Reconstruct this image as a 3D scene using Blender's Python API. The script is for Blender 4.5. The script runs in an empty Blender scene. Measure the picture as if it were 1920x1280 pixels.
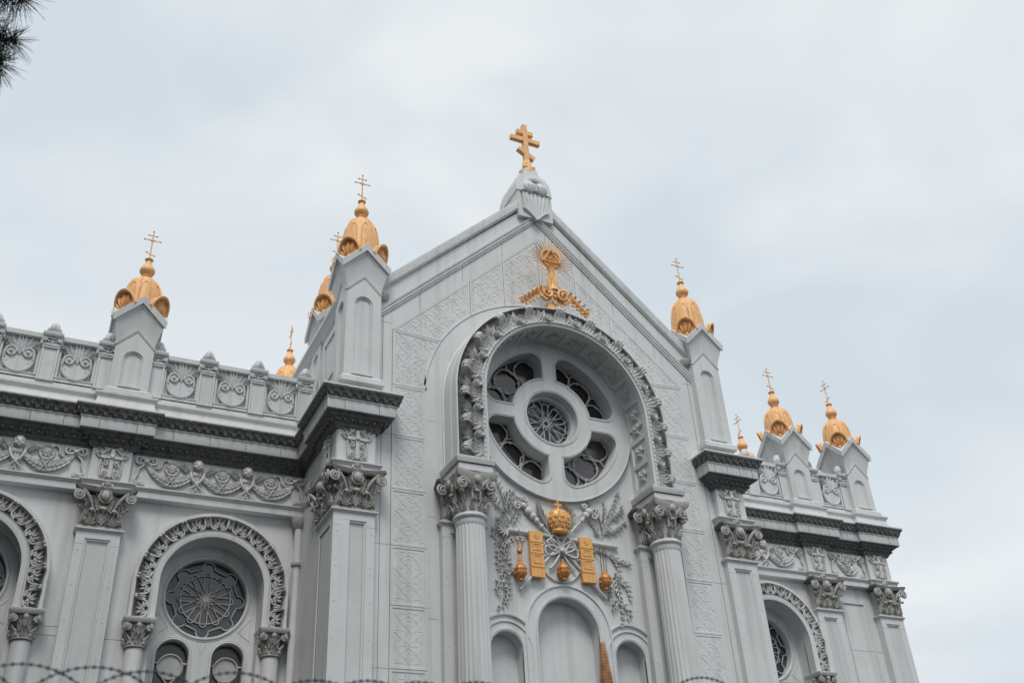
import bpy, bmesh, math, random
from math import sin, cos, pi, radians, sqrt, atan2, hypot
from mathutils import Vector, Matrix
from mathutils.geometry import tessellate_polygon
random.seed(7)
sc = bpy.context.scene
COL = sc.collection

# ------------------------------------------------------------------ camera
cam_d = bpy.data.cameras.new('camera'); cam = bpy.data.objects.new('camera', cam_d); COL.objects.link(cam)
CP = Vector((-9.2233, -16.1975, 1.6))
RX = Vector((0.90102299, -0.43038315, -0.05411017)); UX = Vector((-0.18986934, -0.50347149, 0.84289151)); FX = Vector((0.39000923, 0.74919077, 0.53535595))
cam.matrix_world = Matrix(((RX.x, UX.x, -FX.x, CP.x), (RX.y, UX.y, -FX.y, CP.y), (RX.z, UX.z, -FX.z, CP.z), (0, 0, 0, 1)))
cam_d.sensor_width = 36; cam_d.lens = 1886.7/1920*36; cam_d.clip_start = .1; cam_d.clip_end = 3000
cam_d.dof.use_dof = True; cam_d.dof.focus_distance = 23; cam_d.dof.aperture_fstop = 3.2
sc.camera = cam

# ------------------------------------------------------------------ sky, sun, exposure
w = bpy.data.worlds.new('World'); sc.world = w; w.use_nodes = True
nt = w.node_tree; N = nt.nodes; L = nt.links; N.clear()
SUN_EL, SUN_AZ = radians(56), radians(205)      # azimuth clockwise from +Y: the sun stands behind the camera, to its left
wo = N.new('ShaderNodeOutputWorld'); bg = N.new('ShaderNodeBackground'); L.new(bg.outputs[0], wo.inputs[0])
sky = N.new('ShaderNodeTexSky'); sky.sky_type = 'NISHITA'; sky.sun_disc = False
sky.sun_elevation = SUN_EL; sky.sun_rotation = SUN_AZ; sky.air_density = 1.0; sky.dust_density = 2.0
sm = N.new('ShaderNodeVectorMath'); sm.operation = 'SCALE'; sm.inputs['Scale'].default_value = .10; L.new(sky.outputs[0], sm.inputs[0])
tc = N.new('ShaderNodeTexCoord')
mp = N.new('ShaderNodeMapping'); mp.inputs['Scale'].default_value = (1, 1, 1.9); mp.inputs['Rotation'].default_value = (.3, .2, .9); mp.inputs['Location'].default_value = (2.2, 4.4, 8.8); L.new(tc.outputs['Generated'], mp.inputs[0])
n1 = N.new('ShaderNodeTexNoise'); n1.inputs['Scale'].default_value = 2.6; n1.inputs['Detail'].default_value = 3.5; n1.inputs['Roughness'].default_value = .5; n1.inputs['Distortion'].default_value = .5
L.new(mp.outputs[0], n1.inputs[0])
r1 = N.new('ShaderNodeValToRGB'); L.new(n1.outputs[0], r1.inputs[0])
r1.color_ramp.elements[0].position = .33; r1.color_ramp.elements[0].color = (.67, .75, .812, 1)
r1.color_ramp.elements[1].position = .62; r1.color_ramp.elements[1].color = (.865, .90, .915, 1)
mx = N.new('ShaderNodeMix'); mx.data_type = 'RGBA'; mx.inputs[0].default_value = .93
L.new(sm.outputs[0], mx.inputs[6]); L.new(r1.outputs[0], mx.inputs[7]); L.new(mx.outputs[2], bg.inputs[0]); bg.inputs[1].default_value = .74
sd = bpy.data.lights.new('sun', 'SUN'); sd.energy = 1.5; sd.angle = radians(22); sd.color = (1, .95, .88)
so = bpy.data.objects.new('sun', sd); COL.objects.link(so)
sdir = Vector((sin(SUN_AZ)*cos(SUN_EL), cos(SUN_AZ)*cos(SUN_EL), sin(SUN_EL)))
so.rotation_euler = sdir.to_track_quat('Z', 'Y').to_euler(); so.location = (-20, -30, 40)
vs = sc.view_settings; vs.view_transform = 'Standard'; vs.look = 'None'; vs.exposure = 0.45; vs.gamma = 1; vs.use_curve_mapping = False
sc.render.engine = 'CYCLES'; sc.cycles.max_bounces = 6

# ------------------------------------------------------------------ materials
def mat(name, col, rough=.55, metal=0., var=.12, scale=2.5, streak=0., streakcol=None, bump=.0, spec=.4, bscale=60, blot=0., blotcol=None):
    m = bpy.data.materials.new(name); m.use_nodes = True; t = m.node_tree; n = t.nodes; l = t.links
    b = n['Principled BSDF']; b.inputs['Roughness'].default_value = rough; b.inputs['Metallic'].default_value = metal
    b.inputs['Specular IOR Level'].default_value = spec
    g = n.new('ShaderNodeNewGeometry')
    no = n.new('ShaderNodeTexNoise'); no.inputs['Scale'].default_value = scale; no.inputs['Detail'].default_value = 8; no.inputs['Roughness'].default_value = .65
    l.new(g.outputs['Position'], no.inputs[0])
    r = n.new('ShaderNodeValToRGB'); l.new(no.outputs[0], r.inputs[0])
    r.color_ramp.elements[0].position = .3; r.color_ramp.elements[1].position = .7
    r.color_ramp.elements[0].color = tuple(c*(1-var) for c in col)+(1,); r.color_ramp.elements[1].color = tuple(min(1, c*(1+var*.6)) for c in col)+(1,)
    out = r.outputs[0]
    def layer(out, vec_scale, lo, hi, colr, amt, nscale=1., det=6):
        mpn = n.new('ShaderNodeMapping'); mpn.inputs['Scale'].default_value = vec_scale; l.new(g.outputs['Position'], mpn.inputs[0])
        s2 = n.new('ShaderNodeTexNoise'); s2.inputs['Scale'].default_value = nscale; s2.inputs['Detail'].default_value = det; l.new(mpn.outputs[0], s2.inputs[0])
        rr = n.new('ShaderNodeMapRange'); rr.inputs[1].default_value = lo; rr.inputs[2].default_value = hi; rr.inputs[3].default_value = 0; rr.inputs[4].default_value = amt; l.new(s2.outputs[0], rr.inputs[0])
        mm = n.new('ShaderNodeMix'); mm.data_type = 'RGBA'; l.new(rr.outputs[0], mm.inputs[0]); l.new(out, mm.inputs[6]); mm.inputs[7].default_value = tuple(colr)+(1,)
        return mm.outputs[2]
    if streak: out = layer(out, (5, 5, .22), .5, .8, streakcol, streak)
    if blot: out = layer(out, (1, 1, 1), .52, .72, blotcol, blot, nscale=9, det=10)
    l.new(out, b.inputs['Base Color'])
    if bump:
        bn = n.new('ShaderNodeTexNoise'); bn.inputs['Scale'].default_value = bscale; bn.inputs['Detail'].default_value = 4; l.new(g.outputs['Position'], bn.inputs[0])
        bb = n.new('ShaderNodeBump'); bb.inputs['Strength'].default_value = bump; bb.inputs['Distance'].default_value = .01; l.new(bn.outputs[0], bb.inputs['Height']); l.new(bb.outputs[0], b.inputs['Normal'])
    return m
PAINT = mat('grey iron paint', (.605, .625, .635), .5, var=.07, scale=1.3, streak=.7, streakcol=(.42, .425, .415), bump=.12, bscale=25, blot=.14, blotcol=(.40, .39, .37))
ORN = mat('grey cast ornament paint', (.58, .59, .585), .55, var=.12, scale=6, streak=.3, streakcol=(.36, .35, .32), bump=.15, blot=.35, blotcol=(.30, .29, .27))
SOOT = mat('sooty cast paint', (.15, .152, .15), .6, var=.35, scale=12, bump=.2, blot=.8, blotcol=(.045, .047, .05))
GRIME = mat('weathered capital paint', (.42, .415, .40), .6, var=.25, scale=9, bump=.2, blot=.5, blotcol=(.20, .195, .185))
GOLD = mat('pale gold paint', (.82, .475, .215), .55, .05, var=.16, scale=7, bump=.15, spec=.5, blot=.5, blotcol=(.60, .29, .10), streak=.35, streakcol=(.58, .30, .12))
TGOLD = mat('orange gold paint', (.78, .42, .15), .45, .15, var=.12, scale=14, bump=.1, spec=.5, blot=.3, blotcol=(.55, .25, .07))
DGOLD = mat('tarnished gold paint', (.60, .27, .08), .4, .25, var=.25, scale=20, bump=.15, blot=.5, blotcol=(.30, .11, .035))
BRONZE = mat('dark bronze', (.10, .075, .05), .45, .6, var=.2)
GLASS = mat('dark tinted glass', (.03, .026, .032), .10, 0, var=.6, scale=5, spec=.8, bump=.35, bscale=3)
GREYGLASS = mat('grey glass', (.06, .062, .064), .15, 0, var=.25, scale=5, spec=.5)
BLUEGLASS = mat('blue glass', (.035, .045, .07), .12, 0, var=.5, scale=6, spec=.8, bump=.35, bscale=3)
MAUVE = mat('mauve glass', (.075, .062, .07), .14, 0, var=.5, scale=6, spec=.8, bump=.35, bscale=3)
LEADP = mat('tracery paint', (.42, .43, .42), .5, var=.12, scale=8)
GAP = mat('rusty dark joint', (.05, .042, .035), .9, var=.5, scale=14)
GAP_SHADE = mat('painted gap shade', (.13, .132, .13), .9, var=.4, scale=9)  # dark colour painted in for the shade between the archivolt leaves
ROOF = mat('grey metal roof', (.30, .32, .34), .5, var=.15)
WIRE = mat('dark galvanised wire', (.04, .05, .075), .5, .3)
RUST = mat('rusty iron', (.62, .36, .20), .7, .15, var=.5, scale=40, bump=.4, blot=.6, blotcol=(.08, .03, .02))
NEEDLE = mat('pine needle', (.012, .022, .015), .6, var=.3, scale=20)
BARK = mat('pine bark', (.09, .06, .045), .9, var=.4, scale=12, bump=.6)
ASPH = mat('asphalt', (.05, .05, .052), .9, var=.25, scale=3, bump=.3)
CONC = mat('concrete', (.28, .27, .26), .9, var=.2, scale=3, bump=.3)

# ------------------------------------------------------------------ mesh helpers
class MB:
    def __init__(s): s.v = []; s.f = []
    def add(s, vf, M=None):
        v, f = vf; o = len(s.v)
        s.v += [tuple(M @ Vector(p)) for p in v] if M is not None else [tuple(p) for p in v]
        s.f += [tuple(i+o for i in q) for q in f]; return s
def mesh(name, mb, m, ang=38):
    me = bpy.data.meshes.new(name); me.from_pydata(mb.v, [], mb.f)
    bm = bmesh.new(); bm.from_mesh(me); bmesh.ops.remove_doubles(bm, verts=bm.verts, dist=1e-5); bmesh.ops.recalc_face_normals(bm, faces=bm.faces); bm.to_mesh(me); bm.free()
    me.materials.append(m)
    if ang:
        me.shade_smooth(); me.set_sharp_from_angle(angle=radians(ang))
    return me
def T(x=0, y=0, z=0, rz=0, s=1, rx=0, ry=0):
    S = s if isinstance(s, (tuple, list)) else (s, s, s)
    return Matrix.Translation((x, y, z)) @ Matrix.Rotation(rz, 4, 'Z') @ Matrix.Rotation(ry, 4, 'Y') @ Matrix.Rotation(rx, 4, 'X') @ Matrix.Diagonal((S[0], S[1], S[2], 1))
def inst(name, me, parent=None, M=None, label=None):
    o = bpy.data.objects.new(name, me); COL.objects.link(o)
    if parent: o.parent = parent
    if M is not None: o.matrix_basis = M
    if label: o['label'] = label
    return o
def part(name, mb, m, parent=None, M=None, label=None, ang=38):
    return inst(name, mesh(name, mb, m, ang), parent, M, label)
def thing(name, label, cat, loc=(0, 0, 0), group=None):
    o = bpy.data.objects.new(name, None); COL.objects.link(o); o.location = loc; o.empty_display_size = .3
    o['label'] = label; o['category'] = cat
    if group: o['group'] = group
    return o
def box(x0, x1, y0, y1, z0, z1):
    return ([(x0, y0, z0), (x1, y0, z0), (x1, y1, z0), (x0, y1, z0), (x0, y0, z1), (x1, y0, z1), (x1, y1, z1), (x0, y1, z1)],
            [(0, 1, 2, 3), (4, 5, 6, 7), (0, 1, 5, 4), (1, 2, 6, 5), (2, 3, 7, 6), (3, 0, 4, 7)])
def loft(outs, cap0=False, cap1=True, closed=True):
    n = len(outs[0]); v = [p for o in outs for p in o]; f = []
    for k in range(len(outs)-1):
        for i in range(n if closed else n-1):
            j = (i+1) % n; f.append((k*n+i, k*n+j, (k+1)*n+j, (k+1)*n+i))
    if cap0: f.append(tuple(range(n)))
    if cap1: f.append(tuple((len(outs)-1)*n+i for i in range(n)))
    return v, f
def xz(pts, y): return [(p[0], y, p[1]) for p in pts]
def rect(x0, x1, z0, z1): return [(x0, z0), (x1, z0), (x1, z1), (x0, z1)]
def arc(cx, cz, r, a0, a1, n): return [(cx+r*cos(radians(a0+(a1-a0)*i/n)), cz+r*sin(radians(a0+(a1-a0)*i/n))) for i in range(n+1)]
def archo(cx, r, zb, zc, n=24): return [(cx+r, zb)]+arc(cx, zc, r, 0, 180, n)+[(cx-r, zb)]
def circo(cx, cz, r, n=48): return arc(cx, cz, r, 0, 360, n)[:-1]
def plate(outer, holes, y0, y1, back=False, rim=True):
    loops = [outer]+holes; allp = [p for lp in loops for p in lp]; n = len(allp)
    tri = tessellate_polygon([[Vector((p[0], p[1], 0)) for p in lp] for lp in loops])
    v = xz(allp, y0)+xz(allp, y1); f = [tuple(t) for t in tri]
    if back: f += [tuple(i+n for i in t) for t in tri]
    o = 0
    for lp in loops:
        m = len(lp)
        for i in range(m if rim or lp is not outer else 0):
            j = (i+1) % m; f.append((o+i, o+j, n+o+j, n+o+i))
        o += m
    return v, f
def sweepxy(path, prof, closed=False):
    n = len(path); offs = []
    for i in range(n):
        ns = []
        for a, b in ((i-1, i), (i, i+1)):
            if closed: a %= n; b %= n
            elif a < 0 or b >= n: continue
            dx, dy = path[b][0]-path[a][0], path[b][1]-path[a][1]; l = hypot(dx, dy); ns.append((dy/l, -dx/l))
        if len(ns) == 1: offs.append(ns[0])
        else:
            k = 1+ns[0][0]*ns[1][0]+ns[0][1]*ns[1][1]; offs.append(((ns[0][0]+ns[1][0])/k, (ns[0][1]+ns[1][1])/k))
    outs = [[(p[0]+q[0]*a, p[1]+q[1]*a, z) for a, z in prof] for p, q in zip(path, offs)]
    if closed: outs.append(outs[0])
    return loft(outs, not closed, not closed, closed=False)
def sweepxz(path, prof, caps=True):      # path of (x, z, nx, nz); profile of (n, y)
    return loft([[(p[0]+p[2]*a, y, p[1]+p[3]*a) for a, y in prof] for p in path], caps, caps, closed=True)
def archpath(cx, r, zb, zc, n=36):
    return [(cx+r, zb, 1, 0)]+[(cx+r*cos(t), zc+r*sin(t), cos(t), sin(t)) for t in [pi*i/n for i in range(n+1)]]+[(cx-r, zb, -1, 0)]
def plumb(pp):                           # cut both ends of a path vertically
    r = list(pp)
    for i, j in ((0, 1), (-1, -2)):
        dx, dz = pp[j][0]-pp[i][0], pp[j][1]-pp[i][1]; r[i] = (pp[i][0], pp[i][1], 0, hypot(dx, dz)/abs(dx))
    return r
def polypath(pts, closed=False):         # outward = to the left-hand side of travel
    r = []; n = len(pts)
    for i in range(n):
        ns = []
        for a, b in ((i-1, i), (i, i+1)):
            if closed: a %= n; b %= n
            elif a < 0 or b >= n: continue
            dx, dz = pts[b][0]-pts[a][0], pts[b][1]-pts[a][1]; l = hypot(dx, dz); ns.append((-dz/l, dx/l))
        if len(ns) == 1: r.append((*pts[i], *ns[0]))
        else:
            k = 1+ns[0][0]*ns[1][0]+ns[0][1]*ns[1][1]; r.append((*pts[i], (ns[0][0]+ns[1][0])/k, (ns[0][1]+ns[1][1])/k))
    return r
def tube(pts, r, sides=6, caps=True, closed=False):
    n = len(pts); P = [Vector(p) for p in pts]; outs = []
    for i in range(n):
        if closed: t = P[(i+1) % n]-P[i-1]
        else: t = P[min(i+1, n-1)]-P[max(i-1, 0)]
        t = t.normalized() if t.length > 1e-9 else Vector((0, 0, 1))
        ref = Vector((0, 1, 0)) if abs(t.y) < .9 else Vector((1, 0, 0))
        a = t.cross(ref).normalized(); b = t.cross(a); rr = r[i] if isinstance(r, (list, tuple)) else r
        outs.append([tuple(P[i]+a*rr*cos(2*pi*k/sides)+b*rr*sin(2*pi*k/sides)) for k in range(sides)])
    if closed: outs.append(outs[0])
    return loft(outs, caps and not closed, caps and not closed)
def t2(pts, r, y=0., sides=5, closed=False): return tube([(p[0], y, p[1]) for p in pts], r, sides, closed=closed)
def lathe(prof, seg=16, a0=0.): return loft([[(r*cos(a0+2*pi*k/seg), r*sin(a0+2*pi*k/seg), z) for k in range(seg)] for r, z in prof], True, True)
def ball(cx, cy, cz, rx, ry=None, rz=None, seg=8, rings=6):
    ry = rx if ry is None else ry; rz = rx if rz is None else rz
    return loft([[(cx+rx*sin(pi*(j+.02)/(rings+.04))*cos(2*pi*k/seg), cy+ry*sin(pi*(j+.02)/(rings+.04))*sin(2*pi*k/seg), cz-rz*cos(pi*j/rings)) for k in range(seg)] for j in range(rings+1)], True, True)
def lobe(x, z, ang, Ln, W, h, y0=0., lift=0., bend=0., rows=6, scal=0., curl=0., pw=.75):
    """a leaf blade in the xz plane, ridge towards -y; ang from +z towards +x"""
    outs = []; px, pz = x, z
    for i in range(rows+1):
        t = i/rows; a = ang+bend*t
        if i: px += sin(a)*Ln/rows; pz += cos(a)*Ln/rows
        wd = W*max(.04, sin(pi*min(.985, t**pw+.06))) * (1+scal*(abs(sin(pi*3*t))-.5))
        yy = y0-lift*t*t; px2, pz2 = px, pz
        if curl and t > .6:
            k = (t-.6)/.4; yy -= curl*sin(k*pi*.75); px2 -= sin(a)*curl*.9*k*k; pz2 -= cos(a)*curl*.9*k*k
        hh = h*(.35+.65*sin(pi*min(1, t*.9+.1)))
        outs.append([(px2+cos(a)*wd*c, yy-hh*q, pz2-sin(a)*wd*c) for c, q in ((-1, 0), (-.55, .85), (0, .55), (.55, .85), (1, 0))])
    return loft(outs, True, True, closed=False)
def volute(x, z, r, turns=1.75, d=1, start=0., th=.02, y=0., n=22, rise=.3):
    pts = []; rr = []
    for i in range(n+1):
        s = i/n; a = start+d*2*pi*turns*s; q = r*(1-.9*s)
        pts.append((x+q*cos(a), y-r*rise*s, z+q*sin(a))); rr.append(th*(1-.45*s))
    return tube(pts, rr, 5)
def bez(p0, p1, p2, p3, n=10):
    return [tuple((1-t)**3*a+3*(1-t)**2*t*b+3*(1-t)*t*t*c+t**3*d for a, b, c, d in zip(p0, p1, p2, p3)) for t in [i/n for i in range(n+1)]]
def rz4(mb, vf):
    for k in range(4): mb.add(vf, T(rz=k*pi/2))

FRONT_L = -pi/2          # turns a front that faces -y so that it faces -x

# ------------------------------------------------------------------ ground and church root
g = MB(); g.add(box(-400, 400, -400, 600, -.5, 0)); gr = part('ground', g, ASPH); gr['kind'] = 'structure'
church = thing('church', 'pale grey iron church with ornate gabled front, rose window and gilded pinnacles', 'church', (0, 4, 0))
CH = Matrix.Translation((0, -4, 0))
def cp(name, mb, m, M=None, label=None, ang=38): return part(name, mb, m, church, CH @ M if M is not None else CH, label, ang)
def ci(name, me, M, label=None): return inst(name, me, church, CH @ M, label)

# reference planes
YB, YE, YP = 2.25, 2.15, 2.06      # wing bay wall, wing pilaster face
YN = -.145               # pier face
PX0, PX1 = 3.838, 4.602  # pier in x
ZN = 8.78                # top of the pilaster shafts
RZ, RC = 11.43, 11.39    # rose centre, arch springing

# ------------------------------------------------------------------ pinnacles (pedestal > dome, rib, finial, cross, antefix)
def onion_me():
    m = MB(); pr = [(.10, 0), (.115, .02), (.115, .04), (.085, .05), (.075, .075), (.10, .085), (.10, .10), (.08, .105), (.12, .14), (.15, .19), (.155, .225), (.14, .275), (.105, .33), (.075, .385), (.06, .43), (.055, .465), (.075, .475), (.085, .49), (.085, .505), (.04, .53), (.03, .55)]
    m.add(lathe(pr, 20)); return mesh('finial', m, GOLD, 30)
ONION = onion_me()
def cross_me():
    m = MB(); m.add(tube([(0, 0, 0), (0, 0, .75)], [.018, .012], 6))
    for z, hw, sl in ((.645, .085, 0), (.52, .165, 0), (.155, .085, -.035)):
        m.add(tube([(-hw, 0, z-sl), (hw, 0, z+sl)], .011, 6))
        for s in (-1, 1): m.add(ball(s*hw, 0, z+s*sl, .020, seg=8))
    m.add(ball(0, 0, .76, .022)); m.add(ball(0, 0, .52, .035, .02, .035))
    for k in range(8): m.add(tube([(0, 0, .52), (.062*cos(k*pi/4+.39), 0, .52+.062*sin(k*pi/4+.39))], [.009, .003], 4))
    return mesh('cross', m, GOLD, 30)
CROSS = cross_me()
def antefix_me():
    m = MB(); n = 14
    ogive = [(-.165*cos(pi*i/n)*(1-.12*sin(pi*i/n)**6), .18+.26*sin(pi*i/n)**.8) for i in range(n+1)]
    side = [(-.085, .0), (-.12, .07)]+ogive+[(.12, .07), (.085, .0)]
    m.add(plate(side, [], .03, .09, True))
    lean = lambda z: -.035*max(0, (z-.16)/.28)**2
    m.add(tube([(x, lean(z)+.005, z) for x, z in ogive], .020, 6))
    m.add(loft([[(x*k, .03+(lean(z)-.03)*q, .18+(z-.18)*k) for x, z in ogive] for k, q in ((.86, 0), (1, 1))], False, False, closed=False))
    for a in (-66, -44, -22, 0, 22, 44, 66):
        l = .25 if abs(a) < 40 else .19; c, s_ = sin(radians(a)), cos(radians(a))
        m.add(lobe(.012*a/30, .15, radians(a), l, .036, .08, y0=.03, pw=1.5))
    for s in (-1, 1): m.add(volute(s*.07, .10, .058, 1.3, s, pi/2, .020, y=.0)); m.add(ball(s*.07, .0, .10, .03, .03, .03))
    m.add(ball(0, -.01, .16, .035)); m.add(lobe(0, .0, 0, .13, .07, .05, y0=.02))
    return mesh('antefix', m, GOLD, 35)
ANTEFIX = antefix_me()
def dome_me(H):
    pr = [(.362, .04*H), (.372, .10*H), (.382, .25*H), (.385, .42*H), (.377, .57*H), (.357, .70*H), (.322, .81*H), (.275, .89*H), (.21, .95*H), (.13, .985*H), (.085, 1.0*H)]
    m = MB(); m.add(lathe(pr, 48))
    m.add(lathe([(.14, .955*H), (.165, .96*H), (.165, .985*H), (.09, .99*H)], 18))
    r = MB()                                        # a flat raised rib that narrows upwards, with a rounded hood on each side
    r.add(loft([[(rr-.01, -wd, z), (rr+.02, -wd*.8, z), (rr+.02, wd*.8, z), (rr-.01, wd, z)] for (rr, z), wd in zip(pr[:-1], [.052, .052, .05, .048, .046, .044, .042, .038, .032, .02])], True, True))
    a = pi/8
    for sg in (-1, 1):
        pts = []
        for q, zf in ((.0, .80), (.10, .79), (.18, .75), (.225, .68), (.24, .55), (.245, .3), (.245, .10)):
            z = zf*H; rr = next(r0+(r1-r0)*(z-z0)/(z1-z0) for (r0, z0), (r1, z1) in zip(pr, pr[1:]) if z0 <= z <= z1)+.004
            ang = sg*(a-q); pts.append((rr*cos(ang), rr*sin(ang), z))
        r.add(tube(pts, .010, 4))
    return mesh('dome', m, GOLD, 30), mesh('rib', r, GOLD, 35)
DOME = {h: dome_me(h) for h in (1.52, 1.27)}
def pedestal_me(h, hw=.365):
    """square pedestal with arched panels; eave corners at height h, four gables"""
    m = MB(); cap = .505; ap = h+.53; yF = -hw
    at = h-.72                                      # crown of the arched panel
    ar = .185
    face = [(-hw, 0), (hw, 0), (hw, h-.62), (.40, h-.42), (.455, h-.17), (0, ap-.17), (-.455, h-.17), (-.40, h-.42), (-hw, h-.62)]
    one = MB()
    # flat lower face with the sunk arch
    low = [(-hw, 0), (hw, 0), (hw, h-.62), (0, h-.24), (-hw, h-.62)]
    hole = archo(0, ar, .16, at-ar, 16)
    one.add(plate(low, [hole], yF, yF+.05, rim=False))
    one.add(loft([xz(archo(0, ar, .16, at-ar, 16), yF), xz(archo(0, ar-.012, .17, at-ar, 16), yF+.03), xz(archo(0, ar-.035, .19, at-ar, 16), yF+.03), xz(archo(0, ar-.045, .20, at-ar, 16), yF+.055)]))
    one.add(box(-ar-.03, ar+.03, yF-.03, yF, .125, .16))
    # hood line and the flaring gable field above it
    one.add(sweepxz(polypath([(-hw, h-.62), (0, h-.24), (hw, h-.62)]), [(-.02, yF+.02), (-.02, yF-.012), (.012, yF-.025), (.012, yF+.02)]))
    fl = [[(-hw, yF+.01, h-.63), (0, yF+.01, h-.25), (hw, yF+.01, h-.63)]]
    for k in (.25, .5, .75, 1.):
        e = (1-cos(k*pi/2)); x = hw+(.455-hw)*e; y = yF-(.455-hw)*e
        fl.append([(-x, y, h-.63+.46*k), (0, y, h-.25+.62*k), (x, y, h-.63+.46*k)])
    one.add(loft(fl, False, False, closed=False))
    # coping
    prof = [(-.05, .40), (-.05, .45), (-.02, .455), (.0, .475), (.0, cap), (.115, cap+.015), (.125, cap), (.125, .30)]
    zt, slp = ap-.17, (ap-h-.01)/cap; kf = sqrt(1+slp*slp)
    one.add(loft([[(q*d, -d, zt-slp*abs(q*d)+n*kf) for n, d in prof] for q in (-1, 0, 1)], True, True))
    zr, zc = ap-.03, h-.02
    one.add(([(-.46, -.46, zc), (0, -.46, zr), (0, 0, zr), (.46, -.46, zc)], [(0, 1, 2), (3, 1, 2)]))
    rz4(m, (one.v, one.f))
    b = hw+.045
    for hh, e in ((.0, .06), ):
        m.add(loft([[(x*s, y*s, z) for x, y in ((-1, -1), (1, -1), (1, 1), (-1, 1))] for s, z in ((hw+.075, -.06), (hw+.075, .03), (hw+.05, .045), (hw+.05, .06), (hw+.015, .10), (hw, .10))], True, False))
    return mesh('pinnacle', m, PAINT, 30)
PED = {2.69: pedestal_me(2.69), 1.68: pedestal_me(1.68)}
def pinnacle(x, y, z, h, H, crot=0., label=None):
    p = ci('pinnacle', PED[h], T(x, y, z), label)
    d, r = DOME[H]
    inst('dome', d, p, T(0, 0, h))
    for k in range(8): inst('rib', r, p, T(0, 0, h, k*pi/4+pi/8))
    inst('finial', ONION, p, T(0, 0, h+H-.02, s=(1.03, 1.03, 1.08)))
    inst('cross', CROSS, p, T(0, 0, h+H+.53, crot))
    for k in range(4):
        a = pi/4+k*pi/2; inst('antefix', ANTEFIX, p, T(.41*sin(a), -.41*cos(a), h+.0, a, (1.4, 1.25, 1.5), rx=radians(13)))
    return p
for sgn in (-1, 1):
    pinnacle(sgn*4.17, .19, 11.41, 2.69, 1.52)
    pinnacle(sgn*4.07, 2.33, 11.41, 2.69, 1.52)
    pinnacle(sgn*4.02, 6.67, 11.41, 2.69, 1.52, pi/2)
pinnacle(-8.15, 2.37, 11.52, 1.68, 1.27)
pinnacle(8.45, 2.37, 11.52, 1.68, 1.27)
pinnacle(10.5, 2.37, 11.52, 1.68, 1.27, pi/2)
pinnacle(9.3, 4.95, 11.52, 1.68, 1.27, pi/2)

# ------------------------------------------------------------------ shared ornaments
def capital_me(wd, name='capital'):
    """pilaster capital on a face at y = 0, bottom centre at the origin, .72 high"""
    m = MB(); s = wd/.76; w2 = wd/2
    m.add(loft([[(x*k*w2, y, z) for x, y in ((-1, -.02*k), (1, -.02*k), (1, .25), (-1, .25))] for k, z in ((.98, 0), (.93, .06), (.93, .40), (1.0, .62))], True, True))
    m.add(box(-w2, w2, -.035, .25, -.005, .035))
    for sx in (-1, 1):
        cx = sx*.19*s
        for a, L2, z0 in ((0, .27, .05), (-32, .22, .06), (32, .22, .06), (-68, .15, .06), (68, .15, .06)):
            m.add(lobe(cx, z0, radians(a), L2, .035*s, .06, y0=-.02, lift=.05, curl=.05 if a == 0 else .02, scal=.5))
        m.add(ball(cx, -.10, .30, .055*s, .045, .035)); m.add(ball(cx-.05*s, -.08, .285, .025)); m.add(ball(cx+.05*s, -.08, .285, .025))
        m.add(lobe(sx*.36*s, .05, radians(-sx*8), .30, .035*s, .05, y0=-.02, lift=.04, scal=.5))
        for q in (-.10, 0, .10): m.add(lobe(cx+q*s, .035, radians(q*120), .12, .022*s, .05, y0=-.02, lift=.03))
        # stalk rolling out into the corner volute
        vx, vz, vr = sx*.425*s, .535, .098*s
        st = [(sx*.17*s, -.05, .28), (sx*.165*s, -.09, .40), (sx*.21*s, -.13, .52), (sx*.31*s, -.16, .61), (sx*.40*s, -.18, .638)]
        m.add(tube(bez(*[st[i] for i in (0, 1, 3, 4)], n=8), [.022, .026, .03, .032, .034, .034, .034, .033, .032], 6))
        m.add(volute(vx, vz, vr, 2.0, -sx, pi/2, .030, y=-.17, n=26, rise=.35))
        m.add(ball(vx, -.150, vz, vr*.85, .02, vr*.85))
        m.add(lobe(sx*.24*s, .44, radians(sx*62), .2, .035, .05, y0=-.07, lift=.06, scal=.4))
        m.add(ball(sx*.41*s, -.10, .36, .035, .035, .035)); m.add(lobe(sx*.30*s, .33, radians(sx*70), .14, .03, .04, y0=-.05, lift=.04))
        m.add(volute(sx*.075*s, .37, .05, 1.3, sx, -pi/2, .018, y=-.07))
        for k, a in enumerate((20, 42, 64, 84)): m.add(lobe(sx*.06*s, .44, radians(sx*a), .24-.02*k, .022, .05, y0=-.06, lift=.05, bend=sx*.3))
    m.add(ball(0, -.11, .335, .06*s, .045, .04)); m.add(lobe(0, .28, 0, .2, .06*s, .05, y0=-.05, scal=.5)); m.add(lobe(0, .04, 0, .34, .05*s, .06, y0=-.02, lift=.08, scal=.5, rows=9, curl=.04))
    for sx in (-1, 1):
        for a, q in ((18, .26), (38, .24)): m.add(lobe(0, .06, radians(sx*a), q, .028*s, .05, y0=-.02, lift=.05, scal=.4))
        m.add(lobe(sx*.30*s, .06, radians(-sx*4), .42, .045*s, .07, y0=-.03, lift=.10, scal=.5, rows=9, curl=.05)); m.add(lobe(sx*.10*s, .30, radians(sx*16), .26, .03*s, .05, y0=-.06, lift=.05)); m.add(lobe(sx*.33*s, .36, radians(-sx*30), .2, .035*s, .05, y0=-.06, lift=.06, scal=.4))
    m.add(ball(0, -.13, .575, .085*s, .07, .105)); m.add(tube([(.105*s*cos(t), -.12, .575+.125*sin(t)) for t in [2*pi*i/18 for i in range(18)]], .014, 5, closed=True))
    return mesh(name, m, GRIME, 40)
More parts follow.
